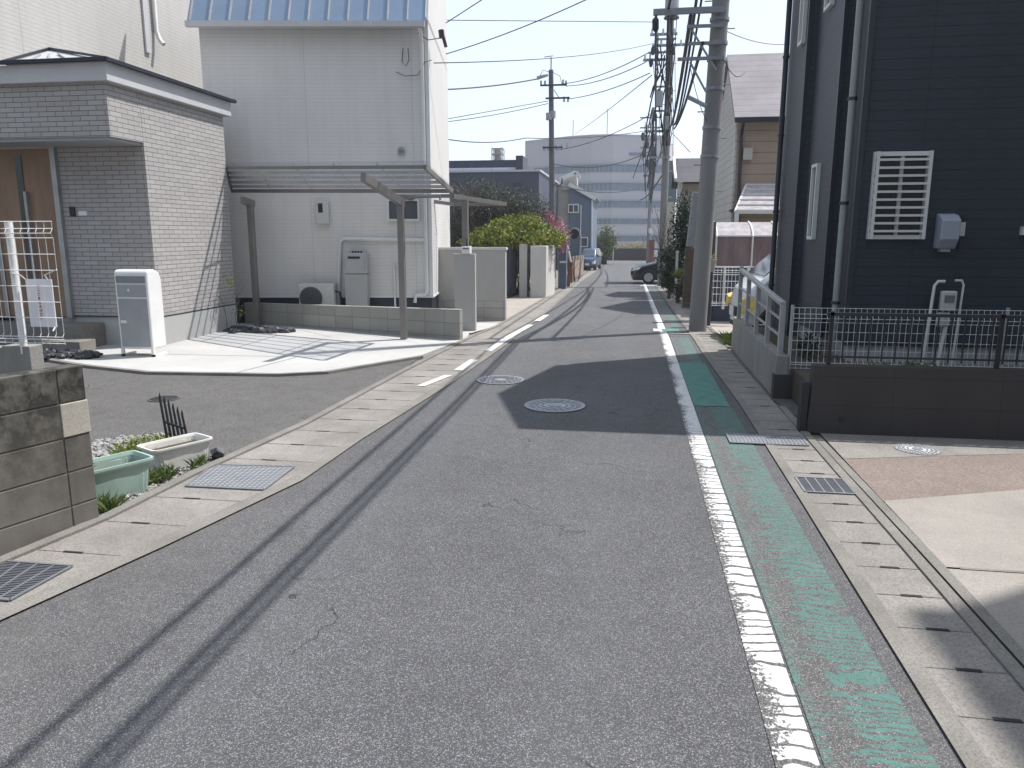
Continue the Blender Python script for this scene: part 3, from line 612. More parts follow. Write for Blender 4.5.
# parcel box
def parcel_box():
    bx0, bx1, by0, by1, z0 = PY(116,300,9.0).x, PY(149,300,9.0).x, 9.0, 9.30, .03
    a = PY(120,350,9.0); 
    t = thing('parcel_box', 'white and grey parcel delivery box with rounded top standing beside the porch steps', 'parcel box', (bx0+.2, by0+.2, z0))
    zt = z0+1.13; m = MB(); pr = [(by0, z0+.10),(by1, z0+.10),(by1, zt-.13),(by1-.04, zt-.04),(by1-.13, zt),(by0+.03, zt),(by0, zt-.03)]
    m.prism([(bx0, y, z) for y, z in pr], (bx1-bx0, 0, 0)); m.build('case', M['whitem'], t, bevel=.02)
    MB().box(bx0+.03,bx1-.03,by0-.006,by0+.01,z0+.13,zt-.37).build('door', M['greym'], t, bevel=.003)
    MB().box(bx0+.03,bx1-.03,by0-.006,by0+.01,zt-.35,zt-.19).build('upper_door', M['greym'], t, bevel=.003)
    MB().box(bx0+.03,bx1-.03,by0-.008,by0+.01,zt-.17,zt-.08).build('letter_slot', M['galv'], t)
    MB().box(bx0+.05,bx0+.13,by0-.02,by0-.006,z0+.44,z0+.48).build('latch', M['trim'], t)
    MB().disc((bx0+.2,by0-.016,zt-.26), .018, .012, 12, 'y').build('lock', M['trim'], t)
    for x in (bx0+.0, bx1-.035):
        MB().box(x,x+.035,by0,by1-.01,z0,z0+.03).box(x,x+.035,by0,by0+.035,z0,z0+.11).build('leg', M['whitem'], t)
parcel_box()
m = MB(); pebbles(m, -5.95,11.6,.03,.55,.20,80,.05,.10); pebbles(m, -6.4,11.6,.03,.18,.3,25,.05,.10); o = m.build('black_rocks', M['rock']); tag(o, 'heap of black rocks on the pale slab at the far corner of the tiled wall', 'rocks'); o['kind'] = 'stuff'
m = MB(); pebbles(m, -7.6,8.85,.04,.8,.3,150,.03,.07); o = m.build('black_rocks', M['rock']); tag(o, 'bed of small black rocks in front of the porch steps', 'rocks'); o['kind'] = 'stuff'
# thin young shrub against the tiled corner
t = thing('young_shrub', 'thin young shrub with few yellow-green leaves at the corner of the tiled wall', 'shrub', (-6.38,11.55,.03))
m = MB(); twigs(m, (-6.38,11.55,.03), 1.15, 3, .08, .008, 1); m.build('stem', M['bark'], t)
m = MB(); foliage(m, [((-6.42,11.5,.85),(.12,.12,.16)),((-6.30,11.55,.35),(.1,.1,.12))], 90, .05); m.build('leaves', M['leafy'], t, fix=False)

# low wall and white mesh fence in the near left
o = MB().box(-5.60,-5.32,6.0,6.16,0,.62).box(-9.0,-5.6,6.03,6.15,0,.60).build('low_wall', M['retaining'], bevel=.008); tag(o, 'rough concrete stub wall carrying the white mesh fence', 'wall')
def mesh_fence(name, label, group, x0, x1, Y, z0, z1, dx, rows, posts, r=.003, mat='whitem'):
    t = thing(name, label, 'fence', ((x0+x1)/2, Y, z0), group)
    m = MB(); n = int((x1-x0)/dx)
    prof = [(0,z0),(0,z0+.04),(-.02,z0+.07),(0,z0+.10),(0,z1-.14),(-.025,z1-.10),(0,z1-.06),(0,z1)]
    for k in range(n+1):
        x = x0+k*dx; m.tube([(x,Y+a,z) for a, z in prof], r, 4)
    for a, z in [(0,z0+.01),(0,z0+.045),(-.02,z0+.07),(0,z1-.14),(-.025,z1-.10),(0,z1-.06),(0,z1)]+[(0,z0+.1+(z1-z0-.24)*(k+1)/(rows+1)) for k in range(rows)]:
        m.tube([(x0,Y+a+.004,z),(x0+n*dx,Y+a+.004,z)], r*1.1, 4)
    m.build('mesh_panel', M[mat], t, fix=False)
    for x, zt in posts: MB().box(x-.022,x+.022,Y+.008,Y+.052,z0-.06,zt).build('post', M[mat], t, bevel=.004)
    return t
fz0, fz1 = .645, 1.715
t = mesh_fence('mesh_fence', 'white wire mesh fence end on the concrete stub at the far left', None, -6.8, -4.93, 6.0-.02, fz0, fz1, .0745, 5, [], .0032)
MB().tube([(-5.40,6.03,.55),(-5.40,6.03,1.72)], .032, 12).build('post', M['whitem'], t, smooth=True)
# paper sign tied behind the mesh
q = [PY(23,279,6.06), PY(52,279,6.06), PY(58,327,6.06), PY(25+4,327,6.06)]
x0s, x1s, zt, zb = q[0].x+.03, q[1].x, q[0].z, q[2].z
t = thing('paper_sign', 'white paper sign with a column of red characters tied behind the mesh fence', 'sign', ((x0s+x1s)/2, 6.06, zb))
MB().box(x0s,x1s,6.05,6.058,zb,zt).build('sheet', M['paper'], t)
m = MB(); xm = (x0s+x1s)/2-.01
for k in range(9):
    z = zt-.06-k*.036
    for _ in range(3):
        if random.random() < .6: zz = z+random.uniform(-.012,.012); m.box(xm-.013,xm+.013,6.0465,6.0495,zz-.0017,zz+.0017)
        else: xx = xm+random.uniform(-.01,.01); m.box(xx-.0016,xx+.0016,6.0460,6.0495,z-.013,z+.013)
m.build('red_characters', M['redink'], t)
for pts_ in ([(x1s-.03,6.04,zt+.0),(x1s-.02,6.0,zt+.04),(x1s+.13,5.97,zt+.09)], [(x0s+.01,6.04,zt),(x0s,6.0,zt+.04),(x0s-.08,5.98,zt+.06)], [(x1s-.01,6.04,zb+.0),(x1s,6.0,zb-.03)]): MB().tube(pts_, .006, 5).build('tie', M['trim'], t)

# old block wall, near left
A = Vector((-2.96,3.70,0)); B = Vector((-3.50,2.05,0)); d = (A-B).normalized(); nrm = Vector((d.y,-d.x,0)); L = (A-B).length
t = thing('block_wall', 'weathered concrete block wall with black grime at the near left', 'wall', tuple(B))
def wl(u, v, z): p = A-d*u-nrm*v; return (p.x, p.y, z)
def wbox(m, u0, u1, v0, v1, z0, z1): return m.hexa([wl(u0,v0,z0),wl(u1,v0,z0),wl(u1,v1,z0),wl(u0,v1,z0),wl(u0,v0,z1),wl(u1,v0,z1),wl(u1,v1,z1),wl(u0,v1,z1)])
# individual courses so that the joints are real
m = MB(); g = .0035
for r_ in range(5):
    z0 = r_*.192-.055; z1 = z0+.192-g*2
    edges = [0,.155]+[.155+.4*k for k in range(1,6)]
    for a, b in zip(edges, edges[1:]):
        if r_ == 3 and a == 0: continue
        wbox(m, a+g, b-g, 0, .12, max(z0,-.02), z1)
m.build('blocks', M['blocks'], t, bevel=.004)
m = MB(); wbox(m, .004, 2.1, .006, .114, -.02, .895); m.build('mortar', M['curb'], t)
m = MB(); wbox(m, -.002, .155, -.005, .123, 3*.192-.052, 4*.192-.061); m.build('pale_replacement_block', M['patch'], t, bevel=.004)
m = MB(); c = A-d*.78; m.tube([(c.x+nrm.x*.006, c.y+nrm.y*.006, .10),(c.x-nrm.x*.03, c.y-nrm.y*.03, .10)], .022, 12); m.build('drain_pipe', M['black'], t)
# planters
def planter(name, label, c, ang, Lx, Ly, h, mat, soil):
    t = thing(name, label, 'planter', (c[0], c[1], .0), None)
    Rm = Matrix.Rotation(ang, 3, 'Z')
    def P_(x, y, z): v = Rm@Vector((x,y,0)); return (c[0]+v.x, c[1]+v.y, z)
    n = 40; m = MB(); vs = []; fs = []
    def ring(sx, sy, z, wav=0):
        out = []
        for k in range(n):
            a = 2*math.pi*k/n; ex = .22
            x = math.copysign(abs(math.cos(a))**ex, math.cos(a))*sx/2; y = math.copysign(abs(math.sin(a))**ex, math.sin(a))*sy/2
            f = 1-(wav if k%2 else 0)
            out.append(P_(x*f, y*f, z))
        return out
    prof = [(.84,.0,0),(.86,.02,.02),(.93,h*.82,.02),(.94,h*.84,0),(1.0,h*.86,0),(1.03,h*.93,0),(1.03,h,0),(.97,h,0),(.93,h*.9,0),(.90,h*.6,0)]
    for f, z, wv in prof: vs += ring(Lx*f, Ly*f if f > .98 else Ly*(f-.02), z, wv)
    for i in range(len(prof)-1):
        for k in range(n): fs.append((i*n+k, i*n+(k+1)%n, (i+1)*n+(k+1)%n, (i+1)*n+k))
    m.add(vs, fs); m.add(ring(Lx*.84, Ly*.82, .0), [tuple(range(n))]); m.build('tub', mat, t, smooth=False)
    m = MB(); m.add(ring(Lx*.90, Ly*.88, h*soil), [tuple(range(n))]); m.build('soil', M['soil'], t, fix=False)
    return t
planter('planter', 'pale green ribbed plastic planter standing right against the block wall', (-3.20,4.09), R(62), .50, .27, .215, M['plastic_g'], .66)
planter('planter', 'white plastic planter box nearer the gutter grate', (-3.15,4.76), R(62), .44, .25, .17, M['plastic_w'], .7)
t = thing('picket_edging', 'small black plastic picket edging leaning behind the white planter', 'garden edging', (-3.38,4.98,0))
m = MB()
for k in range(6):
    x = -3.45+k*.042; yb = 5.02-k*.012; h = .40-.022*k; m.hexa([(x+.06,yb,0),(x+.082,yb,0),(x+.082,yb+.008,0),(x+.06,yb+.008,0),(x-.035-.01,yb+.1,h),(x-.02-.01,yb+.1,h),(x-.02-.01,yb+.108,h),(x-.035-.01,yb+.108,h)])
    m.hexa([(x-.035-.01,yb+.1,h),(x-.02-.01,yb+.1,h),(x-.02-.01,yb+.108,h),(x-.035-.01,yb+.108,h),(x-.040,yb+.108,h+.035),(x-.038,yb+.108,h+.035),(x-.038,yb+.11,h+.035),(x-.040,yb+.11,h+.035)])
m.build('pickets', M['black'], t)
MB().bar((-3.40,5.035,.10), (-3.19,4.975,.09), .01, .02).bar((-3.43,5.06,.23), (-3.24,5.005,.2), .01, .016).build('rail', M['black'], t)
m = MB(); pebbles(m, -3.72,4.85,.0,.45,.62,900,.014,.036); pebbles(m, -3.02,4.4,.0,.07,.6,160,.008,.02); o = m.build('gravel_patch', M['gravel']); tag(o, 'loose grey gravel spilled behind the two planters', 'gravel'); o['kind'] = 'stuff'
m = MB(); grass(m, -3.45,4.85,0,.22,.28,420,.15,.003); foliage(m, [((-3.45,4.85,.09),(.2,.27,.08))], 1500, .022); o = m.build('weeds', M['leafy'], fix=False); tag(o, 'clump of yellow-green weeds between the planters and gravel', 'weeds'); o['kind'] = 'stuff'
m = MB(); grass(m, -3.06,4.42,0,.07,.13,220,.10,.0035); foliage(m, [((-3.05,4.4,.04),(.07,.14,.04))], 500, .022); grass(m, -3.04,3.86,0,.05,.06,90,.12,.005); grass(m, -2.98,4.75,0,.03,.12,60,.09,.004); o = m.build('weeds', M['leafm'], fix=False); tag(o, 'green weeds growing between the pale green and the white planter', 'weeds'); o['kind'] = 'stuff'
m = MB(); grass(m, -3.36,3.98,.14,.05,.1,120,.14,.005); o = m.build('weeds', M['leafm'], fix=False); tag(o, 'sparse weeds growing inside the pale green planter', 'weeds'); o['kind'] = 'stuff'
m = MB(); pebbles(m, -2.94,4.92,.01,.01,.01,1,.075,.08); o = m.build('stone', M['rock']); tag(o, 'single dark round stone beside the white planter', 'stone')

# ================================================================ CARPORT, BLOCK WALL, WHITE HOUSE
m = MB(); m.hexa([(-6.84,12.72,0),(-2.56,11.24,0),(-2.54,11.36,0),(-6.82,12.84,0),(-6.84,12.72,.41),(-2.56,11.24,.49),(-2.54,11.36,.49),(-6.82,12.84,.41)]); o = m.build('block_wall', M['blocks2'], bevel=.004)
tag(o, 'low three-course block wall behind the carport posts', 'wall')
t = thing('carport', 'bronze aluminium carport with translucent roof panels over the pale driveway', 'carport', (-4.6,11.0,0))
FR = PY(452,191,11.35); NR = PX(425,167,FR.x); FL = PY(232,191,12.80); NL = PY(226,168,12.12)
for px, pyy, Yp0 in ((404,338,11.18),(258,328,12.38)):
    b = PY(px, pyy, Yp0); zt0 = PY(402,199,Yp0).z; MB().box(b.x-.045,b.x+.045,Yp0-.05,Yp0+.05,.0,zt0).build('post', M['bronze'], t, bevel=.006)
    q = PX(363,172,b.x) if px == 404 else Vector((b.x, Yp0-.25, zt0+.05))
    MB().bar((b.x,Yp0+.12,zt0-.06),(b.x,q.y,q.z-.06),.07,.11).build('beam', M['bronze'], t)
def cq(u, v): return NL.lerp(NR, u).lerp(FL.lerp(FR, u), v)
up3 = Vector((0,0,.05))
m = MB(); m.bar(NL,NR,.03,.045).bar(FL,FR,.05,.06).bar(NL,FL,.04,.05).bar(NR,FR,.04,.06); m.build('roof_frame', M['bronze'], t)
for k in (2,4,6,8): MB().bar(cq(k/10,0)+up3, cq(k/10,1)+up3, .008,.035).build('rafter', M['galv'], t)
for k in range(1,5): MB().bar(cq(0,k/5), cq(1,k/5), .012,.045).build('purlin', M['silver'], t)
m = MB(); m.hexa([NL+up3*1.5,NR+up3*1.5,FR+up3*1.5,FL+up3*1.5,NL+up3*1.6,NR+up3*1.6,FR+up3*1.6,FL+up3*1.6]); m.build('roof_panel', M['panel'], t)
MB().tube([PY(406,196,11.3),PY(440,196,11.3),PY(440,200,11.3)], .02, 8).build('gutter_pipe', M['bronze'], t)

WY = 13.45; TH = YAW
C0 = PY(433,300,WY); C0.z = 0; WX = C0.x
def WP(px, py, Yl):                          # pixel -> point in the house's own frame (it stands square to the old field line, not the street)
    r = ray(px, py); n_ = Vector((-math.sin(TH), math.cos(TH), 0)); o_ = Vector((0,0,HC)); tt = ((C0+n_*(Yl-WY)-o_).dot(n_))/r.dot(n_); P_ = o_+r*tt
    v = Matrix.Rotation(-TH, 3, 'Z')@(P_-C0); return C0+v
def swing(t):
    v = Matrix.Rotation(TH, 3, 'Z')@(t.location-C0); t.location = C0+v; t.rotation_euler.z = TH
t = thing('white_house', 'white siding house with blue metal roof behind the carport', 'house', (C0.x-2,WY,0)); HO = t; YB = WY+4.1; LX = WP(201,60,WY).x
rw = WP(300,14.5,WY-.24).z; zb5 = WP(300,296,WY).z
MB().box(LX,WX,WY,YB,zb5,rw+.02).build('siding_wall', M['siding_w'], t)
MB().box(LX+.02,WX-.02,WY+.02,YB-.02,0,zb5-.03).build('foundation', M['dkmetal'], t)
m = MB(); m.box(WX-.02,WX-.012,WY+.03,YB-.03,0,.50); 
MB().box(LX,WX+.02,WY-.012,YB+.012,zb5-.029,zb5-.002).build('drip_edge', M['trim'], t)
# corner boards
MB().box(WX-.055,WX+.008,WY-.014,WY+.0,zb5,rw+.02).build('corner_board', M['trim'], t)
# steep blue roof slope facing the street corner, gable on the right
rw = WP(300,20,WY-.24).z; rx = WX-.0
m = MB(); m.hexa([(LX-.1,WY-.22,rw-.10),(rx-.02,WY-.22,rw-.10),(rx-.02,WY+1.2,rw+2.6),(LX-.1,WY+1.2,rw+2.6),(LX-.1,WY-.24,rw-.04),(rx-.02,WY-.24,rw-.04),(rx-.02,WY+1.2,rw+2.68),(LX-.1,WY+1.2,rw+2.68)])
rf = m.build('roof', M['bluemetal'], t)
m = MB()
for k in range(13): x = LX-.05+k*.33; m.bar((x,WY-.24,rw-.01),(x,WY+1.2,rw+2.71),.022,.045)
m.build('roof_seams', M['silver'], rf)
MB().box(LX-.1,rx-.02,WY-.33,WY-.25,rw-.12,rw-.03).build('gutter', M['fascia'], t)
m = MB(); m.prism([(WX-.03,WY,rw+.021),(WX-.03,YB,rw+.021),(WX-.03,YB,rw+3.1),(WX-.03,WY+1.2,rw+2.6)], (.03,0,0)); m.build('gable_wall', M['siding_w'], t)
for px in (421,): 
    m = MB(); a = WP(px,18,WY-.05); m.tube([(a.x,WY-.28,5.0),(a.x,WY-.05,4.8),(a.x,WY-.05,.62),(a.x-.03,WY-.06,.55),(a.x-.2,WY-.06,.53),(a.x-.22,WY-.06,.40)], .032, 10); m.build('downpipe', M['trim'], t, smooth=True)
wa, wb = WP(387,199,WY), WP(420,221,WY)
window(t, wa.x, wb.x, wb.z, wa.z, WY, M['trim'], M['glass'], .035, 1)
wa, wb = WP(315,201,WY-.1), WP(329,224,WY-.1)
mbx = MB().box(wa.x,wb.x,WY-.11,WY,wb.z,wa.z).build('meter_box', M['acwhite'], t, bevel=.01)
MB().box(wa.x+.05,wa.x+.13,WY-.114,WY-.109,wa.z-.20,wa.z-.04).build('window_slot', M['black'], mbx)
a = WP(401,150,WY-.05); m = MB(); m.disc((a.x,WY-.07,a.z+.0), .055, .07, 16, 'y').box(a.x-.055,a.x+.055,WY-.07,WY,a.z-.07,a.z); m.build('vent_hood', M['greym'], t)
# white duct running along the wall
a = WP(340,239,WY-.04); b = WP(424,240,WY-.04); c = WP(338,302,WY-.04)
m = MB(); m.tube([(b.x,WY-.04,b.z),(a.x+.06,WY-.04,a.z),(a.x,WY-.04,a.z-.06),(c.x,WY-.04,.30)], .034, 8); m.build('duct', M['trim'], t, smooth=True)
# meter and thin conduit
a = WP(394,267,WY-.04); m = MB(); m.tube([(a.x,WY-.03,a.z+.03),(a.x,WY-.03,.3)], .018, 8); m.build('conduit', M['trim'], t)
MB().box(a.x+.03,a.x+.11,WY-.07,WY,a.z-.05,a.z+.03).build('outlet_box', M['acwhite'], t)
# service cable loops at the upper right corner
a = WP(425,40,WY-.1); m = MB(); m.tube([WP(396,72,WY-.03),WP(405,76,WY-.05),WP(418,75,WY-.05),WP(425,62,WY-.06),WP(432,60,WY-.06)], .006, 5).tube([WP(418,33,WY-.05),WP(428,40,WY-.08),WP(441,38,WY-.06)], .008, 5); m.build('service_cable', M['cable'], t)
a = WP(405,60,WY-.03); MB().tube([WP(403,48,WY-.03),WP(402,62,WY-.03),WP(406,66,WY-.03),WP(409,60,WY-.03),WP(408,48,WY-.03)], .006, 5).build('cable_loop', M['cable'], t)
m = MB(); m.tube([WP(441,30,WY+.3),WP(442,38,WY+.3)], .05, 8).tube([WP(443,36,WY+.4),WP(446,47,WY+.4)], .03, 8); m.build('cable_clamp', M['black'], t)
# AC unit
t = thing('air_conditioner_unit', 'ivory outdoor air conditioner unit behind the low block wall', 'air conditioner', (C0.x-2.2,WY-.3,0)); AC = t
a = WP(298,284,WY-.42); b = WP(333,284,WY-.42)
MB().box(a.x,b.x,WY-.42,WY-.1,.34,a.z).build('case', M['acwhite'], t, bevel=.015)
cxx = WP(311,297,WY-.42); m = MB(); m.disc((cxx.x,WY-.435,cxx.z-.02), .20, .02, 28, 'y'); gr = m.build('fan_grille', M['black'], t)
m = MB()
for k in range(7): rr = .03+.026*k; n = 24; m.tube([(cxx.x+rr*math.cos(2*math.pi*j/n),WY-.442,cxx.z-.02+rr*math.sin(2*math.pi*j/n)) for j in range(n+1)], .003, 4, False)
m.build('wire_rings', M['greym'], gr)
for x in (a.x+.05,b.x-.1): MB().box(x,x+.06,WY-.42,WY-.1,.0,.338).build('foot', M['curb'], t)
m = MB(); m.tube([(b.x+.0,WY-.3,.62),(b.x+.08,WY-.25,.6),(b.x+.09,WY-.2,.35)], .02, 6); m.build('hose', M['black'], t)
t = thing('water_heater', 'tall grey gas water heater with lower cover between the air conditioner and post', 'water heater', (C0.x-1.3,WY-.2,0)); WH = t
a = WP(343,253,WY-.3); b = WP(366,253,WY-.3)
MB().box(a.x,b.x,WY-.30,WY-.03,.93,a.z).build('case', M['acgrey'], t, bevel=.01); MB().box(a.x+.01,b.x-.01,WY-.29,WY-.04,.0,.92).build('pipe_cover', M['acgrey'], t)
MB().box(a.x+.08,b.x-.11,WY-.306,WY-.29,a.z-.10,a.z-.06).build('exhaust_slot', M['black'], t)
m = MB()
for k in range(4): m.box(a.x+.14+.05*k,a.x+.17+.05*k,WY-.24,WY-.2,a.z,a.z+.035)
m.build('exhaust_pipes', M['black'], t)
m = MB()
for x in (a.x+.03,b.x-.035): m.box(x,x+.006,WY-.307,WY-.299,1.0,1.25)
m.build('side_seams', M['greym'], t)

for q_ in (HO, AC, WH): swing(q_)

# ================================================================ LEFT: GATE WALLS, GATE, SMALL CARPORT
a = G(456,330)
o = MB().box(-2.96,-2.60,12.62,12.72,zg(12.6)-.03,1.29).build('gate_pillar', M['stucco'], bevel=.006); tag(o, 'slim grey stucco gate pillar with a white mailbox on top', 'gate pillar')
t = thing('mailbox', 'small white mailbox on top of the slim grey pillar', 'mailbox', (-2.74,12.66,1.29))
MB().box(-2.82,-2.68,12.60,12.75,1.292,1.41).build('body', M['whitem'], t, bevel=.01); MB().box(-2.80,-2.70,12.592,12.60,1.37,1.385).build('slot', M['black'], t); MB().tube([(-2.745,12.68,1.41),(-2.745,12.68,1.5),(-2.72,12.62,1.55)], .012, 6).build('bracket', M['black'], t)
a = G(470,321); b = G(506,321); Yw = (a.y+b.y)/2; zt = PY(490,250,Yw).z
t = thing('garden_wall', 'grey stucco wall on two courses of blocks behind the slim pillar', 'wall', ((a.x+b.x)/2, Yw, zg(Yw)))
zb = zg(Yw); zmid = PY(490,301,Yw).z
MB().box(a.x-1.6,b.x,Yw,Yw+.15,zmid,zt).build('stucco_panel', M['stucco'], t, bevel=.006); MB().box(a.x-1.6,b.x+.002,Yw-.002,Yw+.148,zb-.05,zmid-.002).build('block_base', M['blocks3'], t)
MB().box(a.x-1.6,b.x+.0,Yw+.152,Yw+1.7,zb-.05,zt+.03) 
MB().box(a.x-1.62,b.x+.02,Yw-.01,Yw+.16,zt,zt+.05).build('coping', M['stucco_w'], t)
# sliding gate
a = G(509,301); b = G(518,296); 
t = thing('sliding_gate', 'dark navy sliding gate between the stucco wall and the white pillar', 'gate', (b.x,Yw+2,zg(Yw+2)))
y0, y1 = Yw+.3, b.y; zt_ = PY(514,249,(y0+y1)/2).z
m = MB(); X = b.x-.12
for k in range(26): y = y0+(y1-y0)*k/25; m.box(X-.02,X+.02,y-.05,y+.05,zg(y)+.08,zt_-.05)
m.build('slats', M['navytrim'], t)
MB().box(X-.03,X+.03,y0,y1,zt_-.05,zt_).build('top_rail', M['navytrim'], t); MB().bar((X,y0,zg(y0)+.05),(X,y1,zg(y1)+.05),.06,.06).build('bottom_rail', M['navytrim'], t)
def pillar(px0, px1, pyb, pyt, dp, label, cat, mat, name, mat2=None):
    a = G(px0, pyb); b = G(px1, pyb); Y = (a.y+b.y)/2; z = PY((px0+px1)/2, pyt, Y).z
    o = MB().box(a.x,b.x,Y,Y+dp,zg(Y+dp)-.1,z).build(name, mat, bevel=.01); tag(o, label, cat); return o
pillar(519,527,297,244,.5,'square white gate pillar at the end of the navy gate','gate pillar',M['stucco_w'],'gate_pillar')
pillar(530,546,298,246,2.6,'white stucco garden wall turning along the street past the gate','wall',M['stucco_w'],'garden_wall')
# small carport roof and post over the side driveway
t = thing('side_canopy', 'small bronze canopy roof on one post at the white house side', 'canopy', (-2.85,13.0,zg(13)))
a = PY(465,200,13.2); MB().box(a.x-.05,a.x+.05,13.15,13.25,zg(13),a.z).build('post', M['bronze'], t)
p0, p1 = PY(452,196,12.9), PY(505,204,14.6)
m = MB(); m.bar(p0,p1,.08,.07).bar(p0+Vector((-1.0,.0,.0)),p1+Vector((-1.0,.0,0)),.06,.06).bar(p0,p0+Vector((-1,0,0)),.06,.06).bar(p1,p1+Vector((-1,0,0)),.06,.06); m.build('roof_frame', M['bronze'], t)
m = MB(); m.hexa([p0+Vector((-1,0,.03)),p0+Vector((0,0,.03)),p1+Vector((0,0,.03)),p1+Vector((-1,0,.03)),p0+Vector((-1,0,.04)),p0+Vector((0,0,.04)),p1+Vector((0,0,.04)),p1+Vector((-1,0,.04))]); m.build('roof_panel', M['panel'], t)

# planting behind the gate
def zat(px, py, Y): return PY(px, py, Y)
Yh = 23.6; bl = [(tuple(zat(x,y,Yh+dy)), (r_,.8,r_*.8)) for x, y, dy, r_ in ((485,238,0,.45),(500,232,0,.5),(515,228,.3,.55),(530,226,.2,.5),(545,234,0,.4),(472,243,0,.35),(508,240,-.3,.5),(538,240,-.3,.45),(524,236,-.2,.5),(556,238,.2,.35))]
tree('hedge_shrub', (-3.6,Yh,zg(Yh)), 'rounded bright yellow-green shrub above the white garden walls', 'shrub', bl, 10000, .11, M['leaf'], .06, limbs=False)
Yp = 25.2; bl = [(tuple(zat(x,y,Yp)), (r_,.6,r_)) for x, y, r_ in ((545,218,.35),(552,228,.45),(560,234,.4),(549,238,.4),(562,244,.3),(543,226,.3))]
tree('blossom_tree', (-2.9,Yp,zg(Yp)), 'pink blossoming shrub beside the yellow-green shrub', 'shrub', bl, 2600, .09, M['leafp'], .05, limbs=False)
t = thing('bare_bush', 'tall tangled grey bush with bare twigs in front of the dark building', 'bush', (-5.2,24,zg(24)))
m = MB()
for x in (455,463,472,481,490,500,510,520,530,538): 
    p = PY(x,250,24.5); twigs(m, (p.x,24.5+random.uniform(-.5,.5),zg(24)), PY(x,random.uniform(172,200) if x < 500 else random.uniform(190,210),24.5).z-zg(24), 12, .13, .016, 2)
m.build('twigs', M['twig'], t, fix=False)
m = MB(); foliage(m, [(tuple(PY(x,y,24.6)),(r_,.7,r_)) for x, y, r_ in ((465,205,.9),(540,215,.5),(482,200,.7),(495,205,.8),(512,208,.7),(528,206,.6),(470,230,.9),(495,228,.9),(520,222,.7),(456,235,.7))], 15000, .085); m.build('leaves', mk_leaf('grey_leaf', (.03,.04,.035), (.12,.125,.095)), t, fix=False)
# odds and ends along the left kerb beyond the white wall
t = thing('service_cabinet', 'dark blue-grey upright cabinet at the end of the white garden wall', 'cabinet', tuple(G(561,290)))
a = G(558,289); b = G(566,289); zt = PY(561,236,a.y).z
MB().box(a.x,b.x,a.y,a.y+.5,a.z-.05,zt).build('body', plain('cabinet_blue', (.09,.12,.17), .5, .1), t, bevel=.01); MB().box(a.x+.05,b.x-.01,a.y-.008,a.y,PY(561,263,a.y).z,PY(561,261,a.y).z).build('label_strip', M['trim'], t)
t = thing('leaning_board', 'white leaning post among stems next to the dark cabinet', 'post', tuple(G(568,286)))
a = G(568,287); Yb = a.y; MB().bar(PY(562,222,Yb), PY(571,262,Yb), .17, .05).build('white_board', M['trim'], t); MB().bar(PY(571,262,Yb), a, .14, .06).build('stake', M['rust'], t)
m = MB(); b = G(565,286); twigs(m, (b.x,b.y,b.z), 1.7, 9, .10, .02, 2); b2 = G(575,282); twigs(m, (b2.x,b2.y,b2.z), 1.4, 6, .10, .02, 2); o = m.build('dry_shrub', M['twig'], fix=False); tag(o, 'dry brown leafless shrub against the old kerbside posts', 'shrub')
t = thing('traffic_mirror', 'dark round traffic mirror with pale rim on a thin post at the left kerb', 'traffic mirror', tuple(G(580,279)))
a = G(580,279); Y = a.y; c = PY(575,233,Y); rr = (PY(582,233,Y).x-PY(571,233,Y).x)/2
MB().tube([a, (a.x,Y,c.z-.1), (c.x+.1,Y,c.z)], .035, 8).build('post', M['greym'], t)
MB().tube([(c.x,Y-.02,c.z),(c.x,Y-.08,c.z)], rr, 24).build('rim', M['steel'], t); MB().tube([(c.x-.03,Y-.08,c.z-.05),(c.x-.03,Y-.1,c.z-.05)], rr*.9, 24).build('mirror_face', M['glassd'], t)
t = thing('brick_fence', 'weathered brown post and wooden board fence at the left kerb', 'fence', tuple(G(576,281)))
a = G(571,283); b = G(583,273)
MB().hexa([(a.x-.15,a.y,a.z-.05),(a.x+.05,a.y,a.z-.05),(a.x+.05,a.y+.3,a.z-.05),(a.x-.15,a.y+.3,a.z-.05),(a.x-.15,a.y,PY(571,258,a.y).z),(a.x+.05,a.y,PY(571,258,a.y).z),(a.x+.05,a.y+.3,PY(571,258,a.y).z),(a.x-.15,a.y+.3,PY(571,258,a.y).z)]).build('post', M['redbrown'], t)
m = MB(); N = 14
for k in range(N):
    p = a.lerp(b, (k+.5)/N); h = 1.0+.15*math.sin(k*2); m.box(p.x-.03,p.x+.02,p.y-.5,p.y+.5,p.z-.05,p.z+h)
m.build('boards', plain('weathered_board', (.30,.22,.17), .85, .3, 3, streak=True), t)

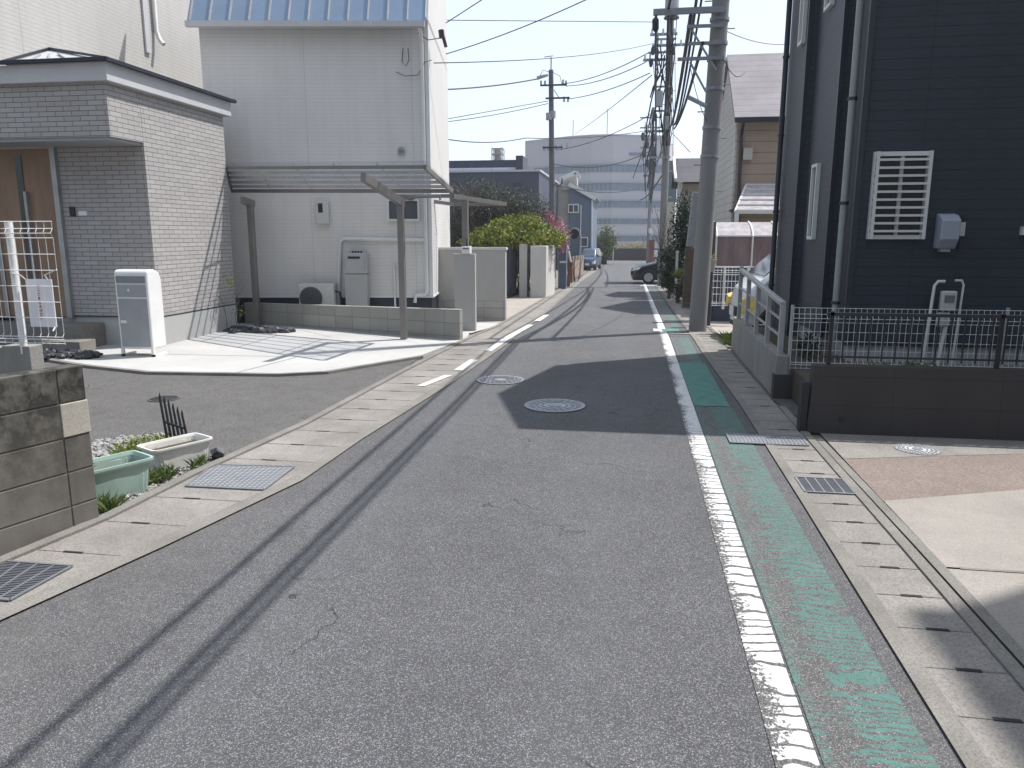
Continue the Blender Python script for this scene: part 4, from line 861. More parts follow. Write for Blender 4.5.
# ---------------------------------------------------------------- cars
def car(name, label, cat, loc, rz, L, W, H, paint, lampm, kind='hatch', zf=0.):
    t = thing(name, label, cat, (0,0,0)); o0 = Vector((0,0,0))
    # built pointing to -X (nose at x=0), width along Y
    if kind == 'kei': prof = [(0,.28),(.0,.60),(.04,.80),(.32,.98),(.95,H-.08),(1.15,H),(L-.35,H),(L-.08,H-.12),(L,.9),(L,.3)]; belt = .98; gx = [(.50,1.02),(1.02,H-.12),(L-.3,H-.09),(L-.12,1.02)]
    else: prof = [(.02,.22),(.0,.42),(.03,.60),(.22,.74),(1.05,.93),(1.25,.96),(1.95,H-.04),(2.3,H),(L-1.2,H-.04),(L-.3,1.12),(L-.02,.98),(L,.3)]; belt = .95; gx = [(1.38,.99),(2.0,H-.08),(L-1.25,H-.09),(L-.65,1.04)]
    hw = W/2; m = MB(); vs = []; n = len(prof)
    fr = [(-hw*.93,-.0),(-hw,-.0),(hw,0),(hw*.93,0)]
    def width(z, x):
        wv = hw if z < belt else hw*(1-.20*(z-belt)/(H-belt))
        if x < .25: wv *= .86+.14*(x/.25)
        return wv
    # loft over 5 stations across the width
    st = [-1,-.9,-.3,.3,.9,1]
    for s_ in st:
        for x, z in prof:
            k = 0 if abs(s_) < 1 else 1
            cx = L/2; xx = x+(cx-x)*(.03*k); zz = z-(.035*k if z > .3 else 0); vs.append((xx+(.10 if x < .3 and abs(s_) >= .9 else 0)*(1 if x < .3 else 0), s_*width(z, x), zz))
    fs = []
    for i in range(len(st)-1):
        for k in range(n): fs.append((i*n+k, i*n+(k+1)%n, (i+1)*n+(k+1)%n, (i+1)*n+k))
    fs.append(tuple(range(n))); fs.append(tuple((len(st)-1)*n+k for k in reversed(range(n)))); m.add(vs, fs)
    m.build('body', paint, t, bevel=.025, smooth=True)
    g = MB()
    for sgn in (-1, 1):
        q = [Vector((x, sgn*(width(z, 1)+.006), z)) for x, z in gx]; g.prism(q, (0, -sgn*.012, 0))
    (g.build('side_window', M['glassd'], t))
    ws = (gx[0], gx[1]); dx = -.05 if kind == 'kei' else -.10
    a, b = ws; g = MB(); wa, wb = width(a[1],1)*.86, width(b[1],1)*.86
    if kind == 'kei': P1, P2 = (.345,1.015), (.915,H-.12)
    else: P1, P2 = (1.28,.99), (1.92,H-.07)
    g.hexa([(P1[0]-.012,-wa,P1[1]),(P1[0]-.012,wa,P1[1]),(P1[0]+.03,wa,P1[1]-.02),(P1[0]+.03,-wa,P1[1]-.02),(P2[0]-.012,-wb,P2[1]),(P2[0]-.012,wb,P2[1]),(P2[0]+.03,wb,P2[1]-.02),(P2[0]+.03,-wb,P2[1]-.02)])
    g.build('windshield', M['glass'], t)
    wr = .29 if kind != 'kei' else .27; axx = (.72, L-.70) if kind != 'kei' else (.55, L-.5)
    for x in axx:
        for sgn in (-1, 1):
            wh = MB().tube([(x, sgn*(hw-.17), wr), (x, sgn*(hw+.012), wr)], wr, 28).build('wheel', M['tyre'], t)
            r2 = MB(); r2.tube([(x, sgn*(hw+.004), wr), (x, sgn*(hw+.02), wr)], wr*.64, 24)
            r2.build('rim', M['steel'], wh)
            r3 = MB()
            for k in range(5):
                an = 2*math.pi*(k+.5)/5; r3.bar((x+math.cos(an)*wr*.2, sgn*(hw+.022), wr+math.sin(an)*wr*.2), (x+math.cos(an)*wr*.56, sgn*(hw+.022), wr+math.sin(an)*wr*.56), .05, .006)
            r3.build('spoke_gaps', M['black'], wh)
            ar = MB(); N = 16; ar.tube([(x+math.cos(math.pi*j/N)*(wr+.03), sgn*(hw+.0), wr+math.sin(math.pi*j/N)*(wr+.03)) for j in range(N+1)], .022, 6); ar.build('wheel_arch', M['black'], t)
    for sgn in (-1, 1):
        if kind == 'kei': MB().hexa([(-.012,sgn*hw*.58,.46),(-.012,sgn*hw*.84,.46),(.20,sgn*(hw*.995),.44),(.2,sgn*hw*.56,.46),(.0,sgn*hw*.60,.62),(.0,sgn*hw*.84,.66),(.26,sgn*(hw*1.005),.72),(.22,sgn*hw*.56,.64)]).build('headlight', lampm, t, bevel=.01)
        else: MB().hexa([(.015,sgn*hw*.48,.56),(.02,sgn*hw*.84,.56),(.30,sgn*(hw*1.0),.60),(.30,sgn*hw*.5,.62),(.10,sgn*hw*.48,.66),(.08,sgn*hw*.84,.67),(.42,sgn*(hw*1.003),.74),(.3,sgn*hw*.5,.7)]).build('headlight', lampm, t, bevel=.01)
        MB().box(.9 if kind == 'kei' else 1.45,1.0 if kind == 'kei' else 1.57,sgn*(hw+.0),sgn*(hw+.13),belt+.02,belt+.13).build('side_mirror', paint, t, bevel=.02)
    MB().box(-.012,.012,-hw*.45,hw*.45,.38,.52).build('grille', M['black'], t); MB().box(-.02,-.012,-.165,.165,.36,.52).build('number_plate', M['trim'], t)
    MB().box(.08,L-.08,-hw*.92,hw*.92,.16,.24).build('underside', M['black'], t)
    t.location = loc; t.rotation_euler = (0, 0, rz); return t
a = G(631,284); zc = zg(a.y)
c_ = car('parked_car', 'black car poking its nose out of a driveway beyond the utility poles', 'car', (a.x-.02,a.y+.78,zc), R(2), 4.1, 1.6, 1.36, M['carblack'], M['lamp'])
a = G(587,270.5)
car('parked_car', 'small blue-grey kei car facing this way in front of the blue-grey gable house', 'car', (a.x,a.y,zg(a.y)+.02), R(84), 3.3, 1.20, 1.58, M['carblue'], M['lamp'], 'kei')
car('parked_car', 'white car with a yellowed headlight behind the silver railing', 'car', (1.60,12.5,-.012), R(3), 3.3, 1.45, 1.68, M['carwhite'], M['amber'], 'kei')

# ================================================================ FAR LEFT BUILDINGS
Yo = 48
a = PY(452,172,Yo); b = PY(539,172,Yo); zt = PY(500,172,Yo).z
t = thing('office_building', 'flat dark navy building with pale parapet behind the bare bush', 'building', ((a.x+b.x)/2,Yo,zg(Yo)))
MB().box(a.x-9,b.x,Yo,Yo+14,zg(Yo)-1,zt).build('wall', M['office'], t); MB().box(a.x-9.1,b.x+.1,Yo-.1,Yo+14,zt,zt+.12).build('coping', M['officew'], t)
MB().box(a.x-9,PY(520,160,Yo+2).x,Yo+2,Yo+12,zt+.12,PY(500,160,Yo+2).z).build('upper_wall', M['navytrim'], t)
z_ = PY(500,167.5,Yo+1.9).z; MB().box(a.x-9,PY(519,160,Yo+2).x,Yo+1.9,Yo+1.99,zt+.12,z_).build('pale_band', M['officew'], t)
MB().box(PY(516,160,Yo+1.8).x,PY(523,160,Yo+1.8).x,Yo+1.7,Yo+4,zt+.12,PY(500,156,Yo+1.8).z).build('stair_tower', M['dkmetal'], t)
w0, w1 = PY(513,183,Yo), PY(521,196,Yo); window(t, w0.x, w1.x, w1.z, w0.z, Yo, M['dkmetal'], M['glass'], .1, 0)
t = thing('roof_tank', 'small round water tank in a steel frame on the dark building roof', 'tank', tuple(PY(498,160,Yo+4)))
a = PY(498,160,Yo+4); zt = PY(498,149,Yo+4).z; MB().tube([(a.x,Yo+4,a.z-.3),(a.x,Yo+4,zt)], .24, 16).build('tank', M['beigew'], t)
m = MB()
for sx in (-.35,.35):
    for sy in (-.35,.35): m.tube([(a.x+sx,Yo+4+sy,a.z-.3),(a.x+sx,Yo+4+sy,zt+.05)], .035, 5)
for z in (zt, (a.z+zt)/2):
    for sy in (-.35,.35): m.box(a.x-.37,a.x+.37,Yo+4+sy-.03,Yo+4+sy+.03,z-.03,z+.03).box(a.x+sy-.03,a.x+sy+.03,Yo+3.63,Yo+4.37,z-.03,z+.03)
m.build('frame', M['silver'], t)

Yg = 60
def XZ(px, py, Y): p = PY(px, py, Y); return (p.x, Y, p.z)
t = thing('gable_house', 'narrow blue-grey and beige gabled house at the bend of the street', 'house', tuple(PY(575,255,Yg)))
gb = zg(Yg)-1; e1 = XZ(592,197,Yg); ap = XZ(570,186,Yg); lx = XZ(570,197,Yg)
m = MB(); m.prism([(XZ(570,255,Yg)[0],Yg,gb),(e1[0],Yg,gb),e1,(XZ(570,187,Yg)[0],Yg,ap[2])], (0,9,0)); m.build('wall', M['bluegrey'], t)
m = MB(); m.prism([(XZ(541,255,Yg)[0],Yg+.3,gb),(XZ(570,255,Yg)[0]-.003,Yg+.3,gb),XZ(570,180,Yg+.3),XZ(541,196,Yg+.3)], (0,8,0)); m.build('beige_wall', M['beigew'], t)
m = MB(); m.bar(Vector(XZ(569,184,Yg))+Vector((0,-.2,0)), Vector(XZ(596,199,Yg))+Vector((0,-.2,0)), .3, .22, (0,1,0)); m.build('barge_board', M['trim'], t)
m = MB(); q = [Vector(XZ(569,184,Yg)), Vector(XZ(596,199,Yg)), Vector(XZ(580,178,Yg)), Vector(XZ(562,185,Yg))]
m.hexa([q[0]+Vector((0,-.1,.1)),q[1]+Vector((0,-.1,.1)),q[1]+Vector((0,9,.1)),q[0]+Vector((0,9,.1)),q[0]+Vector((0,-.1,.2)),q[1]+Vector((0,-.1,.2)),q[1]+Vector((0,9,.2)),q[0]+Vector((0,9,.2))]); rf = m.build('roof', M['shingle'], t)
m = MB(); a1, a2, a3 = XZ(561,180,Yg), XZ(576,172.5,Yg), XZ(580,179,Yg); m.bar(Vector(a1)+Vector((0,-.3,0)), Vector(a2)+Vector((0,-.3,0)), .3, .2, (0,1,0)).bar(Vector(a2)+Vector((0,-.3,0)), Vector(a3)+Vector((0,-.3,0)), .3, .2, (0,1,0)).bar(Vector(XZ(541,190,Yg)), Vector(XZ(552,184,Yg)), .3, .2, (0,1,0)); m.build('upper_barge', M['trim'], t)
m = MB(); m.prism([XZ(562,190,Yg+.1),XZ(577,190,Yg+.1),XZ(577,180,Yg+.1),XZ(575.5,174,Yg+.1),XZ(562,181,Yg+.1)], (0,1.2,0)); m.build('dormer', M['beigew'], t)
w0, w1 = XZ(568,204,Yg), XZ(579,213,Yg); window(t, w0[0], w1[0], w1[2], w0[2], Yg, M['trim'], M['glassd'], .09, 1)
w0, w1 = XZ(580,237,Yg), XZ(588,247,Yg); window(t, w0[0], w1[0], w1[2], w0[2], Yg, M['trim'], M['glass'], .08, 0)
m = MB(); m.tube([XZ(581,205,Yg-.1), XZ(580,255,Yg-.1)], .05, 6).tube([XZ(592,200,Yg-.1), XZ(591.5,258,Yg-.1)], .07, 6); m.build('downpipe', M['trim'], t)
o = MB().hexa([tuple(G(592,266)+Vector((0,0,-.1))),tuple(G(600,263.5)+Vector((0,0,-.1))),tuple(G(600,263.5)+Vector((.0,1,-.1))),tuple(G(592,266)+Vector((0,1,-.1))),PY(593,232,G(592,266).y),PY(600,243,G(600,263.5).y),PY(600,243,G(600,263.5).y)+Vector((0,1,0)),PY(593,232,G(592,266).y)+Vector((0,1,0))]).build('lean_to_shed', M['redbrown']); tag(o, 'red-brown lean-to side of a shed beyond the kei car', 'shed')
Yt = 72; bl = [(tuple(PY(x,y,Yt)), (r_,1.2,r_)) for x, y, r_ in ((606,236,1.0),(603,243,1.0),(609,244,.9),(605,250,.9),(607,231,.5))]
tree('roadside_tree', (PY(606,256,Yt).x,Yt,zg(Yt)), 'small green tree at the end of the street on the left', 'tree', bl, 1500, .26, M['leafm'], .1)
t = thing('street_sign', 'small red sign on a thin pole at the far corner', 'sign', tuple(G(613,262)))
a = G(613,262.3); MB().tube([a,(a.x,a.y,PY(613,240,a.y).z)], .05, 6).build('post', M['trim'], t); c = PY(613,242,a.y); MB().disc((c.x,a.y-.08,c.z), .36, .05, 16, 'y').build('sign_face', M['red'], t)
# things leaning at far kerb: pots
for i, (px, py, h, mt, lb) in enumerate(((597,266,.9,'beigew','pale upright kerb block past the kei car'),(603,264.5,.8,'black','dark upright kerb block nearest the small tree'))):
    a = G(px, py); o = MB().box(a.x-.2,a.x+.15,a.y,a.y+.6,a.z-.05,a.z+h).build('kerb_block', M[mt], bevel=.04); tag(o, lb, 'block')
# far hedge bank across the street end
Yk = 83
m = MB(); m.box(PY(604,250,Yk).x,PY(690,250,Yk).x+4,Yk,Yk+1.2,zg(Yk)-.1,PY(620,248.5,Yk).z); o = m.build('boundary_wall', M['dark_wall']); tag(o, 'long dark boundary wall closing the end of the street', 'wall')
m = MB(); foliage(m, [((PY(x,247,Yk).x,Yk+1.0,PY(x,246.5,Yk).z),(1.3,.8,.45)) for x in range(622,652,4)], 900, .22); o = m.build('flower_bank', mk_leaf('bank_leaf', (.20,.18,.09), (.42,.36,.18)), fix=False); tag(o, 'straw coloured planting on top of the dark boundary wall', 'planting'); o['kind'] = 'stuff'

# big far building
Yf = 150
plan = [(525,157),(548,153.5),(570,150.5),(590,149),(612,149),(640,151),(668,153)]
def fp(px, Y): p = PY(px, 200, Y); return (p.x, Y)
t = thing('large_building', 'large pale multi-storey building with blue window bands at the end of the street', 'building', (fp(600,150)[0],150,zg(99)))
def band(z0, z1, off, name, mat, ztop=None):
    m = MB(); P_ = [fp(px, Y-off) for px, Y in plan]; n = len(P_); vs = []
    for i, (x, y) in enumerate(P_): vs += [(x,y,z0),(x,y,z1 if ztop is None else ztop[i])]
    bk = [(P_[-1][0]+2,Yf+30),(P_[0][0],Yf+30)]
    for i, (x, y) in enumerate(bk): vs += [(x,y,z0),(x,y,z1 if ztop is None else ztop[-1] if i == 0 else ztop[0])]
    k = len(vs)//2; fs = [(2*i,2*((i+1)%k),2*((i+1)%k)+1,2*i+1) for i in range(k)]; fs.append(tuple(2*i+1 for i in range(k))); fs.append(tuple(2*i for i in reversed(range(k))))
    m.add(vs, fs); return m.build(name, mat, t)
zz = lambda py: PY(590,py,149).z
band(-2, zz(135.5), 0, 'wall', M['farwall'])
band(zz(135.5), zz(134.6), .15, 'parapet_cap', M['fascia'])
for a_, b_ in ((163.5,172),(182,190.5),(199.5,207.5),(217.5,224),(234.5,241)):
    gl = band(zz(b_), zz(a_), .12, 'window_band', M['glassb'])
    m = MB()
    for i in range(len(plan)-1):
        p, q = fp(plan[i][0], plan[i][1]-.2), fp(plan[i+1][0], plan[i+1][1]-.2)
        for k in range(5): f = k/5; x = p[0]+(q[0]-p[0])*f; y = p[1]+(q[1]-p[1])*f; m.box(x-.05,x+.05,y-.03,y+.03,zz(b_),zz(a_))
    m.build('mullion', M['greym'], gl)
    band(zz(a_)-.25, zz(a_), .5, 'sunshade', M['greym'])
for px in (573,607): p = PY(px,136,153); MB().tube([(p.x,153,p.z-1),(p.x,153,p.z+ (3.0 if px == 573 else 5.0))], .09, 5).build('roof_aerial', M['greym'], t)
m = MB()
for cx in (568.6,572.4,576.6):      # blocky emblem on the upper wall
    pl = Yf-.1+ (590-cx)*.07
    for dx, dy0, dy1 in ((-1.4,143.5,148),(1.4,143.5,148),(0,144.5,147.5)): p = PY(cx+dx,145,pl); m.box(p.x-.07,p.x+.07,pl-.5,pl+.3,PY(cx,dy1,pl).z,PY(cx,dy0,pl).z)
    for yy in (143.4,146,147.9): p0, p1 = PY(cx-1.4,yy,pl), PY(cx+1.4,yy,pl); m.box(p0.x,p1.x,pl-.51,pl+.3,p0.z-.05,p0.z+.05)
m.build('wall_emblem', M['darkink'], t)
m = MB(); pl = 150.9
p0, p1 = PY(628,154,pl-.8), PY(646,150.6,pl-.8); m.box(p0.x,p1.x,pl-.8,pl-.6,p0.z-.2,p0.z+.25); m.box(p0.x,p0.x+.15,pl-.8,pl-.6,p0.z,PY(628,140,pl).z); m.build('rooftop_rail', plain('dull_purple', (.16,.14,.25), .6, .1), t)
# low houses filling the far sides so that the street does not end in a void
for i, (x, y, wd, dp, h, mt, lb) in enumerate(((-22,66,9,8,5.0,'beigew','beige low house far behind the office building'),(20,62,9,9,5.5,'siding_b','brown low house far along the right side'),(12,46,8,9,5.2,'siding_g','pale low house behind the evergreen on the right'),(-14,30,8,9,5.4,'siding_w','white low house behind the tiled house'))):
    t = thing('background_house', lb, 'house', (x,y,zg(y)))
    MB().box(x-wd/2,x+wd/2,y,y+dp,zg(y)-.2,h).build('wall', M[mt], t)
    m = MB(); m.add([(x-wd/2-.4,y-.4,h),(x+wd/2+.4,y-.4,h),(x+wd/2+.4,y+dp+.4,h),(x-wd/2-.4,y+dp+.4,h),(x-wd/2-.4,y+dp/2,h+1.8),(x+wd/2+.4,y+dp/2,h+1.8)], [(0,1,5,4),(2,3,4,5),(1,2,5),(3,0,4),(0,3,2,1)]); m.build('roof', M['shingled'], t)
    window(t, x-wd/4-.8, x-wd/4+.8, 1.2, 2.3, y, M['trim'], M['glass'], .07); window(t, x+wd/4-.8, x+wd/4+.8, 3.2, 4.3, y, M['trim'], M['glass'], .07)

# ================================================================ RIGHT: NAVY HOUSE
NX, NY = 2.17, 8.1
t = thing('navy_house', 'tall dark navy siding house with white grilled window on the right', 'house', (4.2,NY,.3))
ze = 5.70
MB().box(NX,8.6,NY,8.72,.52,ze).build('front_wall', M['siding_n'], t)
MB().box(NX-.09,8.6,8.722,10.05,.52,ze).build('middle_wall', M['siding_n_lit'], t)
MB().box(NX-.17,8.6,10.052,11.3,.1,ze).build('rear_wall', M['siding_n_lit'], t)
MB().box(NX+.03,8.6,NY+.03,8.9,0,.50).box(NX-.06,8.6,8.9,11.27,0,.501).build('foundation', M['fnd'], t)
MB().box(NX-.005,8.6,NY-.012,NY+.0,.505,.535).build('drip_edge', M['navytrim'], t)
m = MB()
x0, x1 = NX-.30, 8.9; y0, y1, yr = NY-.12, 11.2, 9.65; zr = 6.55
m.add([(x0,y0,ze-.02),(x1,y0,ze-.02),(x1,y1,ze-.02),(x0,y1,ze-.02),(x0,yr,zr),(x1,yr,zr),(x0,y0,ze+.08),(x1,y0,ze+.08),(x1,y1,ze+.08),(x0,y1,ze+.08),(x0,yr,zr+.1),(x1,yr,zr+.1)],
      [(6,7,11,10),(8,9,10,11),(0,1,7,6),(2,3,9,8),(0,6,10,4),(3,4,10,9),(0,4,5,1),(3,2,5,4),(1,5,11,7),(2,8,11,5)]); m.build('roof', M['shingled'], t)
m = MB(); m.prism([(NX,NY+.0,ze),(NX,11.15,ze),(NX,yr,zr-.03)], (6.4,0,0)); m.build('gable_wall', M['siding_n_lit'], t)
MB().bar((NX-.015,NY-.01,.5),(NX-.015,NY-.01,ze),.05,.05).build('corner_trim', M['navytrim'], t)
MB().bar((NX-.10,8.715,.5),(NX-.10,8.715,ze),.045,.03).build('corner_trim', M['navytrim'], t)
MB().bar((NX-.18,10.045,.2),(NX-.18,10.045,ze),.045,.03).build('corner_trim', M['navytrim'], t)
# downpipes
for x, y, mt in ((NX-.075,8.30,'siding_n_lit'),(NX-.235,11.15,'navytrim')):
    m = MB(); m.tube([(x,y,.1),(x,y,ze)], .035, 10); dp = m.build('downpipe', M['greym'] if mt == 'siding_n_lit' else M['navytrim'], t, smooth=True)
    m = MB()
    for z in (.9,1.9,2.9,3.9,4.9): m.tube([(x,y,z),(x,y,z+.03)], .045, 10)
    m.build('clip', M['navytrim'], dp)
a, b = PY(873,152,NY-.05), PY(927,240,NY-.05)
window(t, 2.275, 2.80, 1.56, 2.385, NY, M['trim'], M['glassd'], .04, 1, grille=10, depth=.055)
a = PY(936,215,NY-.1); m = MB(); x0, x1, z1 = 2.90, 3.07, 1.79
m.prism([(x0,NY,1.47),(x0,NY-.10,1.47),(x0,NY-.17,1.56),(x0,NY-.18,1.74),(x0,NY-.10,z1),(x0,NY,z1+.015)], (x1-x0,0,0)); hood = m.build('vent_hood', plain('hood_grey', (.34,.37,.44), .4, .05, 4), t, bevel=.012)
MB().box(x0+.04,x1-.04,NY-.09,NY-.02,1.44,1.469).build('outlet', M['greym'], hood)
MB().box(3.10,3.16,NY-.05,NY,1.59,1.72).build('socket', M['acwhite'], t, bevel=.004); MB().box(3.11,3.15,NY-.04,NY,1.725,1.775).build('socket_cap', M['black'], t)
MB().tube([(3.13,NY-.02,1.59),(3.13,NY-.02,1.45),(3.11,NY-.03,1.38)], .006, 5).build('wire', M['black'], t)
MB().box(3.665,3.75,NY-.06,NY,1.60,1.68).build('vent_cap', M['trim'], t)
windowx(t, 9.35,9.62,1.55,2.40,NX-.09,-1,M['trim'],M['glass']); windowx(t, 9.30,9.6,4.05,4.9,NX-.09,-1,M['trim'],M['glass']); windowx(t, 10.3,10.55,3.9,4.9,NX-.17,-1,M['trim'],M['glass'])
# raised yard
m = MB(); m.box(1.60,8.6,6.52,7.70,0,.30); o = struct(m.build('yard_soil', M['soil']))
m = MB(); m.box(1.52,8.6,7.80,NY+.04,0,.33); o = struct(m.build('yard_gravel', M['ground']))
m = MB(); m.box(1.53,2.2,7.95,11.0,0,.34); struct(m.build('raised_bed', M['soil']))
t = thing('concrete_wall', 'low dark weathered concrete wall with a drain hole under the black fence', 'wall', (3.2,6.35,0))
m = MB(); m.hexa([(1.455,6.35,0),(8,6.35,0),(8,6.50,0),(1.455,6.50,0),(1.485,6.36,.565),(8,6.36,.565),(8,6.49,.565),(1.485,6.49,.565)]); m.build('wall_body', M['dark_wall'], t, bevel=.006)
MB().tube([(1.72,6.345,.13),(1.72,6.352,.13)], .026, 14).build('drain_hole', M['black'], t)
MB().box(1.40,1.452,6.36,6.47,0,.42).build('end_post', M['black'], t)
# black balustrade on the wall
t = thing('black_fence', 'black bar fence along the top of the dark concrete wall', 'fence', (3,6.42,.565))
m = MB(); m.box(1.56,8,6.405,6.435,.965,.99); m.build('top_rail', M['navytrim'], t); MB().box(1.56,8,6.41,6.43,.625,.64).build('bottom_rail', M['navytrim'], t)
for x in (1.60,2.86,4.1): MB().box(x-.014,x+.014,6.405,6.435,.56,1.0).build('post', M['black'], t)
m = MB()
for k in range(62):
    x = 1.70+k*.1
    m.box(x-.005,x+.005,6.414,6.426,.60,.97)
m.build('bars', M['black'], t)
# white mesh fence
o = MB().box(1.42,1.95,7.70,7.82,0,.245).build('low_wall', M['dark_wall'], bevel=.006); tag(o, 'short dark kerb wall under the end of the white mesh fence on the right', 'wall')
t = mesh_fence('mesh_fence', 'long white wire mesh fence in front of the navy house', None, 1.57, 5.6, 7.74, .30, .905, .052, 3, [], .0022)
for x in (1.565,3.5,5.4): MB().tube([(x,7.77,.15),(x,7.77,.93)], .018, 10).build('post', M['silver'], t, smooth=True)
# white standpipe frame
t = thing('utility_stand', 'white pipe stand with meter box behind the mesh fence', 'utility stand', (2.95,7.95,.3))
m = MB(); m.tube([(2.86,7.95,.30),(2.90,7.95,1.12),(2.93,7.95,1.16),(2.99,7.95,1.16)], .015, 8).tube([(3.13,7.95,.3),(3.16,7.95,1.13),(3.14,7.95,1.17),(3.08,7.95,1.17)], .011, 8).tube([(3.0,7.95,.3),(3.04,7.95,.75)], .018, 8); m.build('pipes', M['trim'], t, smooth=True)
MB().box(2.96,3.10,7.90,7.97,.88,1.07).build('meter', M['acwhite'], t, bevel=.015); MB().box(2.94,3.07,7.91,7.97,.72,.865).build('lower_box', M['acgrey'], t, bevel=.03)
m = MB(); m.box(2.985,3.075,7.895,7.90,.96,1.03); m.build('dial', M['darkink'], t)
m = MB(); grass(m, 2.35,7.15,.30,.45,.25,500,.18,.006); foliage(m, [((2.2,7.1,.36),(.22,.2,.08)),((2.55,7.2,.38),(.22,.2,.10))], 700, .05); o = m.build('low_plants', M['leafm'], fix=False); tag(o, 'leafy weeds growing between the black fence and mesh fence', 'weeds'); o['kind'] = 'stuff'
m = MB(); foliage(m, [((1.85,8.3,.45),(.12,.3,.15))], 350, .05); o = m.build('weeds', M['leafd'], fix=False); tag(o, 'dark leafy weeds behind the post where railing and mesh fence meet', 'weeds'); o['kind'] = 'stuff'
# retaining wall + silver railing
t = thing('retaining_wall', 'grey concrete retaining wall beside the gutter under the silver railing', 'wall', (1.46,9.5,0))
m = MB(); m.hexa([(1.43,7.72,0),(1.56,7.72,0),(1.56,11.1,0),(1.43,11.1,0),(1.44,7.73,.43),(1.55,7.73,.43),(1.55,11.1,.46),(1.44,11.1,.46)]); m.build('wall_body', M['retaining'], t, bevel=.008)
t = thing('railing', 'silver aluminium railing with square posts on the retaining wall', 'railing', (1.49,9.5,.43))
m = MB(); m.bar((1.49,7.85,.93),(1.49,10.95,1.13),.055,.045); m.build('top_rail', M['silver'], t, bevel=.006)
for k in range(5):
    y = 7.86+k*.77; zt = .93+(y-7.85)/3.1*.2; MB().box(1.465,1.515,y-.03,y+.03,.43,zt-.02 if k < 4 else zt+.05).build('post', M['silver'], t, bevel=.004)
m = MB()
for f in (.35,.68): m.bar((1.49,7.87,.43+.5*f),(1.49,10.95,.46+.62*f),.02,.02)
m.build('middle_rail', M['silver'], t)
o = MB().box(1.60,2.5,11.3,11.42,0,.33).build('low_wall', M['dark_wall'], bevel=.006); tag(o, 'short dark block wall between the near utility pole and railing', 'wall')
m = MB(); grass(m, 1.5,11.6,0,.12,.3,300,.2,.007); o = m.build('weeds', M['leafm'], fix=False); tag(o, 'green grass tuft at the foot of the near utility pole', 'weeds'); o['kind'] = 'stuff'

# ================================================================ RIGHT: NEAR POLE AND CABLES
pb = G(698,332); PXn, PYn = pb.x+.0, pb.y+.14
LEAN = .13/5.5
def np(z, dx=0, dy=0): return Vector((PXn+LEAN*z+dx, PYn+dy, z))
t = thing('utility_pole', 'thick near concrete utility pole with step bolts and crossarms', 'utility pole', (PXn,PYn,zg(PYn)))
MB().tube([np(-.3), np(6), np(12)], [.150,.133,.115], 28).build('shaft', M['pole'], t, smooth=True)
m = MB()
for k in range(20):
    z = 1.9+k*.42; s_ = 1 if k%2 else -1; m.tube([np(z), np(z, s_*.25)], .010, 6)
m.build('step_bolts', M['galv'], t)
m = MB()
for z in (2.85,3.3,3.9,4.35,4.6,4.95,5.3): MB().tube([np(z), np(z+.05)], .155, 24).build('band', M['galv'], t)
zA = PY(700,14,PYn).z; zB = PY(700,29,PYn).z; zC = PY(700,46,PYn).z; zD = PY(700,61,PYn).z
xL = PY(653,14,PYn).x
MB().box(xL,PXn+.19,PYn-.22,PYn-.16,zA-.04,zA+.05).build('crossarm', M['galv'], t)
MB().box(PY(655,61,PYn).x+.35,PXn+.2,PYn-.2,PYn-.16,zD-.025,zD+.025).build('crossarm', M['galv'], t)
for z, px in ((zB,686),(zC,688)): MB().box(PY(px,30,PYn).x,PXn+.2,PYn-.19,PYn-.16,z-.025,z+.025).build('crossarm', M['galv'], t)
m = MB(); m.tube([PY(692,30,PYn-.17), PY(716,70,PYn-.17)], .018, 6).tube([PY(690,62,PYn-.17), PY(706,92,PYn-.17)], .018, 6); m.build('brace', M['galv'], t)
m = MB(); m.tube([PY(688,97,PYn-.15), PY(706,106,PYn-.15)], .035, 8); m.build('joint_sleeve', M['greym'], t)
# far poles
def farpole(px, pyb, top_py, r0, label, extra=0, mat='polefar'):
    a = G(px, pyb); t = thing('utility_pole', label, 'utility pole', (a.x,a.y,a.z)); zt = top_py
    MB().tube([(a.x,a.y,a.z-.2),(a.x,a.y,zt)], [r0,r0*.72], 18).build('shaft', M[mat], t, smooth=True); return t, a, zt
t3, a3, z3 = farpole(661,286,12.5,.155,'concrete utility pole with transformer beside the black car', mat='pole')
Y3 = a3.y; X3 = a3.x
def P3(px, py, dy=0): return PY(px, py, Y3+dy)
tr = MB(); q0, q1 = P3(662,0), P3(675,20); tr.tube([(X3-.0+.0,Y3-.45,q1.z),(X3,Y3-.45,q1.z+1.5)], (q1.x-q0.x)/2, 20); tb = tr.build('transformer', M['greym'], t3, smooth=True)
MB().tube([(X3,Y3-.45,q1.z-.02),(X3,Y3-.45,q1.z-.06)], (q1.x-q0.x)/2+.03, 20).build('base_ring', M['dkmetal'], tb)
for py, l, r_ in ((36,650,677),(47,652,685),(61,643,668),(132,645,670)):
    z = P3(660,py).z; MB().box(P3(l,py).x,P3(r_,py).x,Y3-.28,Y3-.2,z-.045,z+.045).build('crossarm', M['galv'], t3)
m = MB()
for py, xs in ((36,(652,657,663,674)),(47,(655,661,667,681)),(61,(645,650,656)),(132,(647,652))):
    for px in xs: p = P3(px,py,-.24); m.tube([p+Vector((0,0,.04)), p+Vector((0,0,.26))], [.05,.035], 8)
m.build('insulators', M['trim'], t3, smooth=True)
q0, q1 = P3(656,93), P3(662,108); MB().box(q0.x,q1.x,Y3-.5,Y3-.2,q1.z,q0.z).build('switch_box', M['greym'], t3, bevel=.02)
m = MB(); z = a3.z
for k in range(14): zz_ = z+2+k*.5; m.tube([(X3,Y3,zz_),(X3+(.28 if k%2 else -.28),Y3,zz_)], .012, 4)
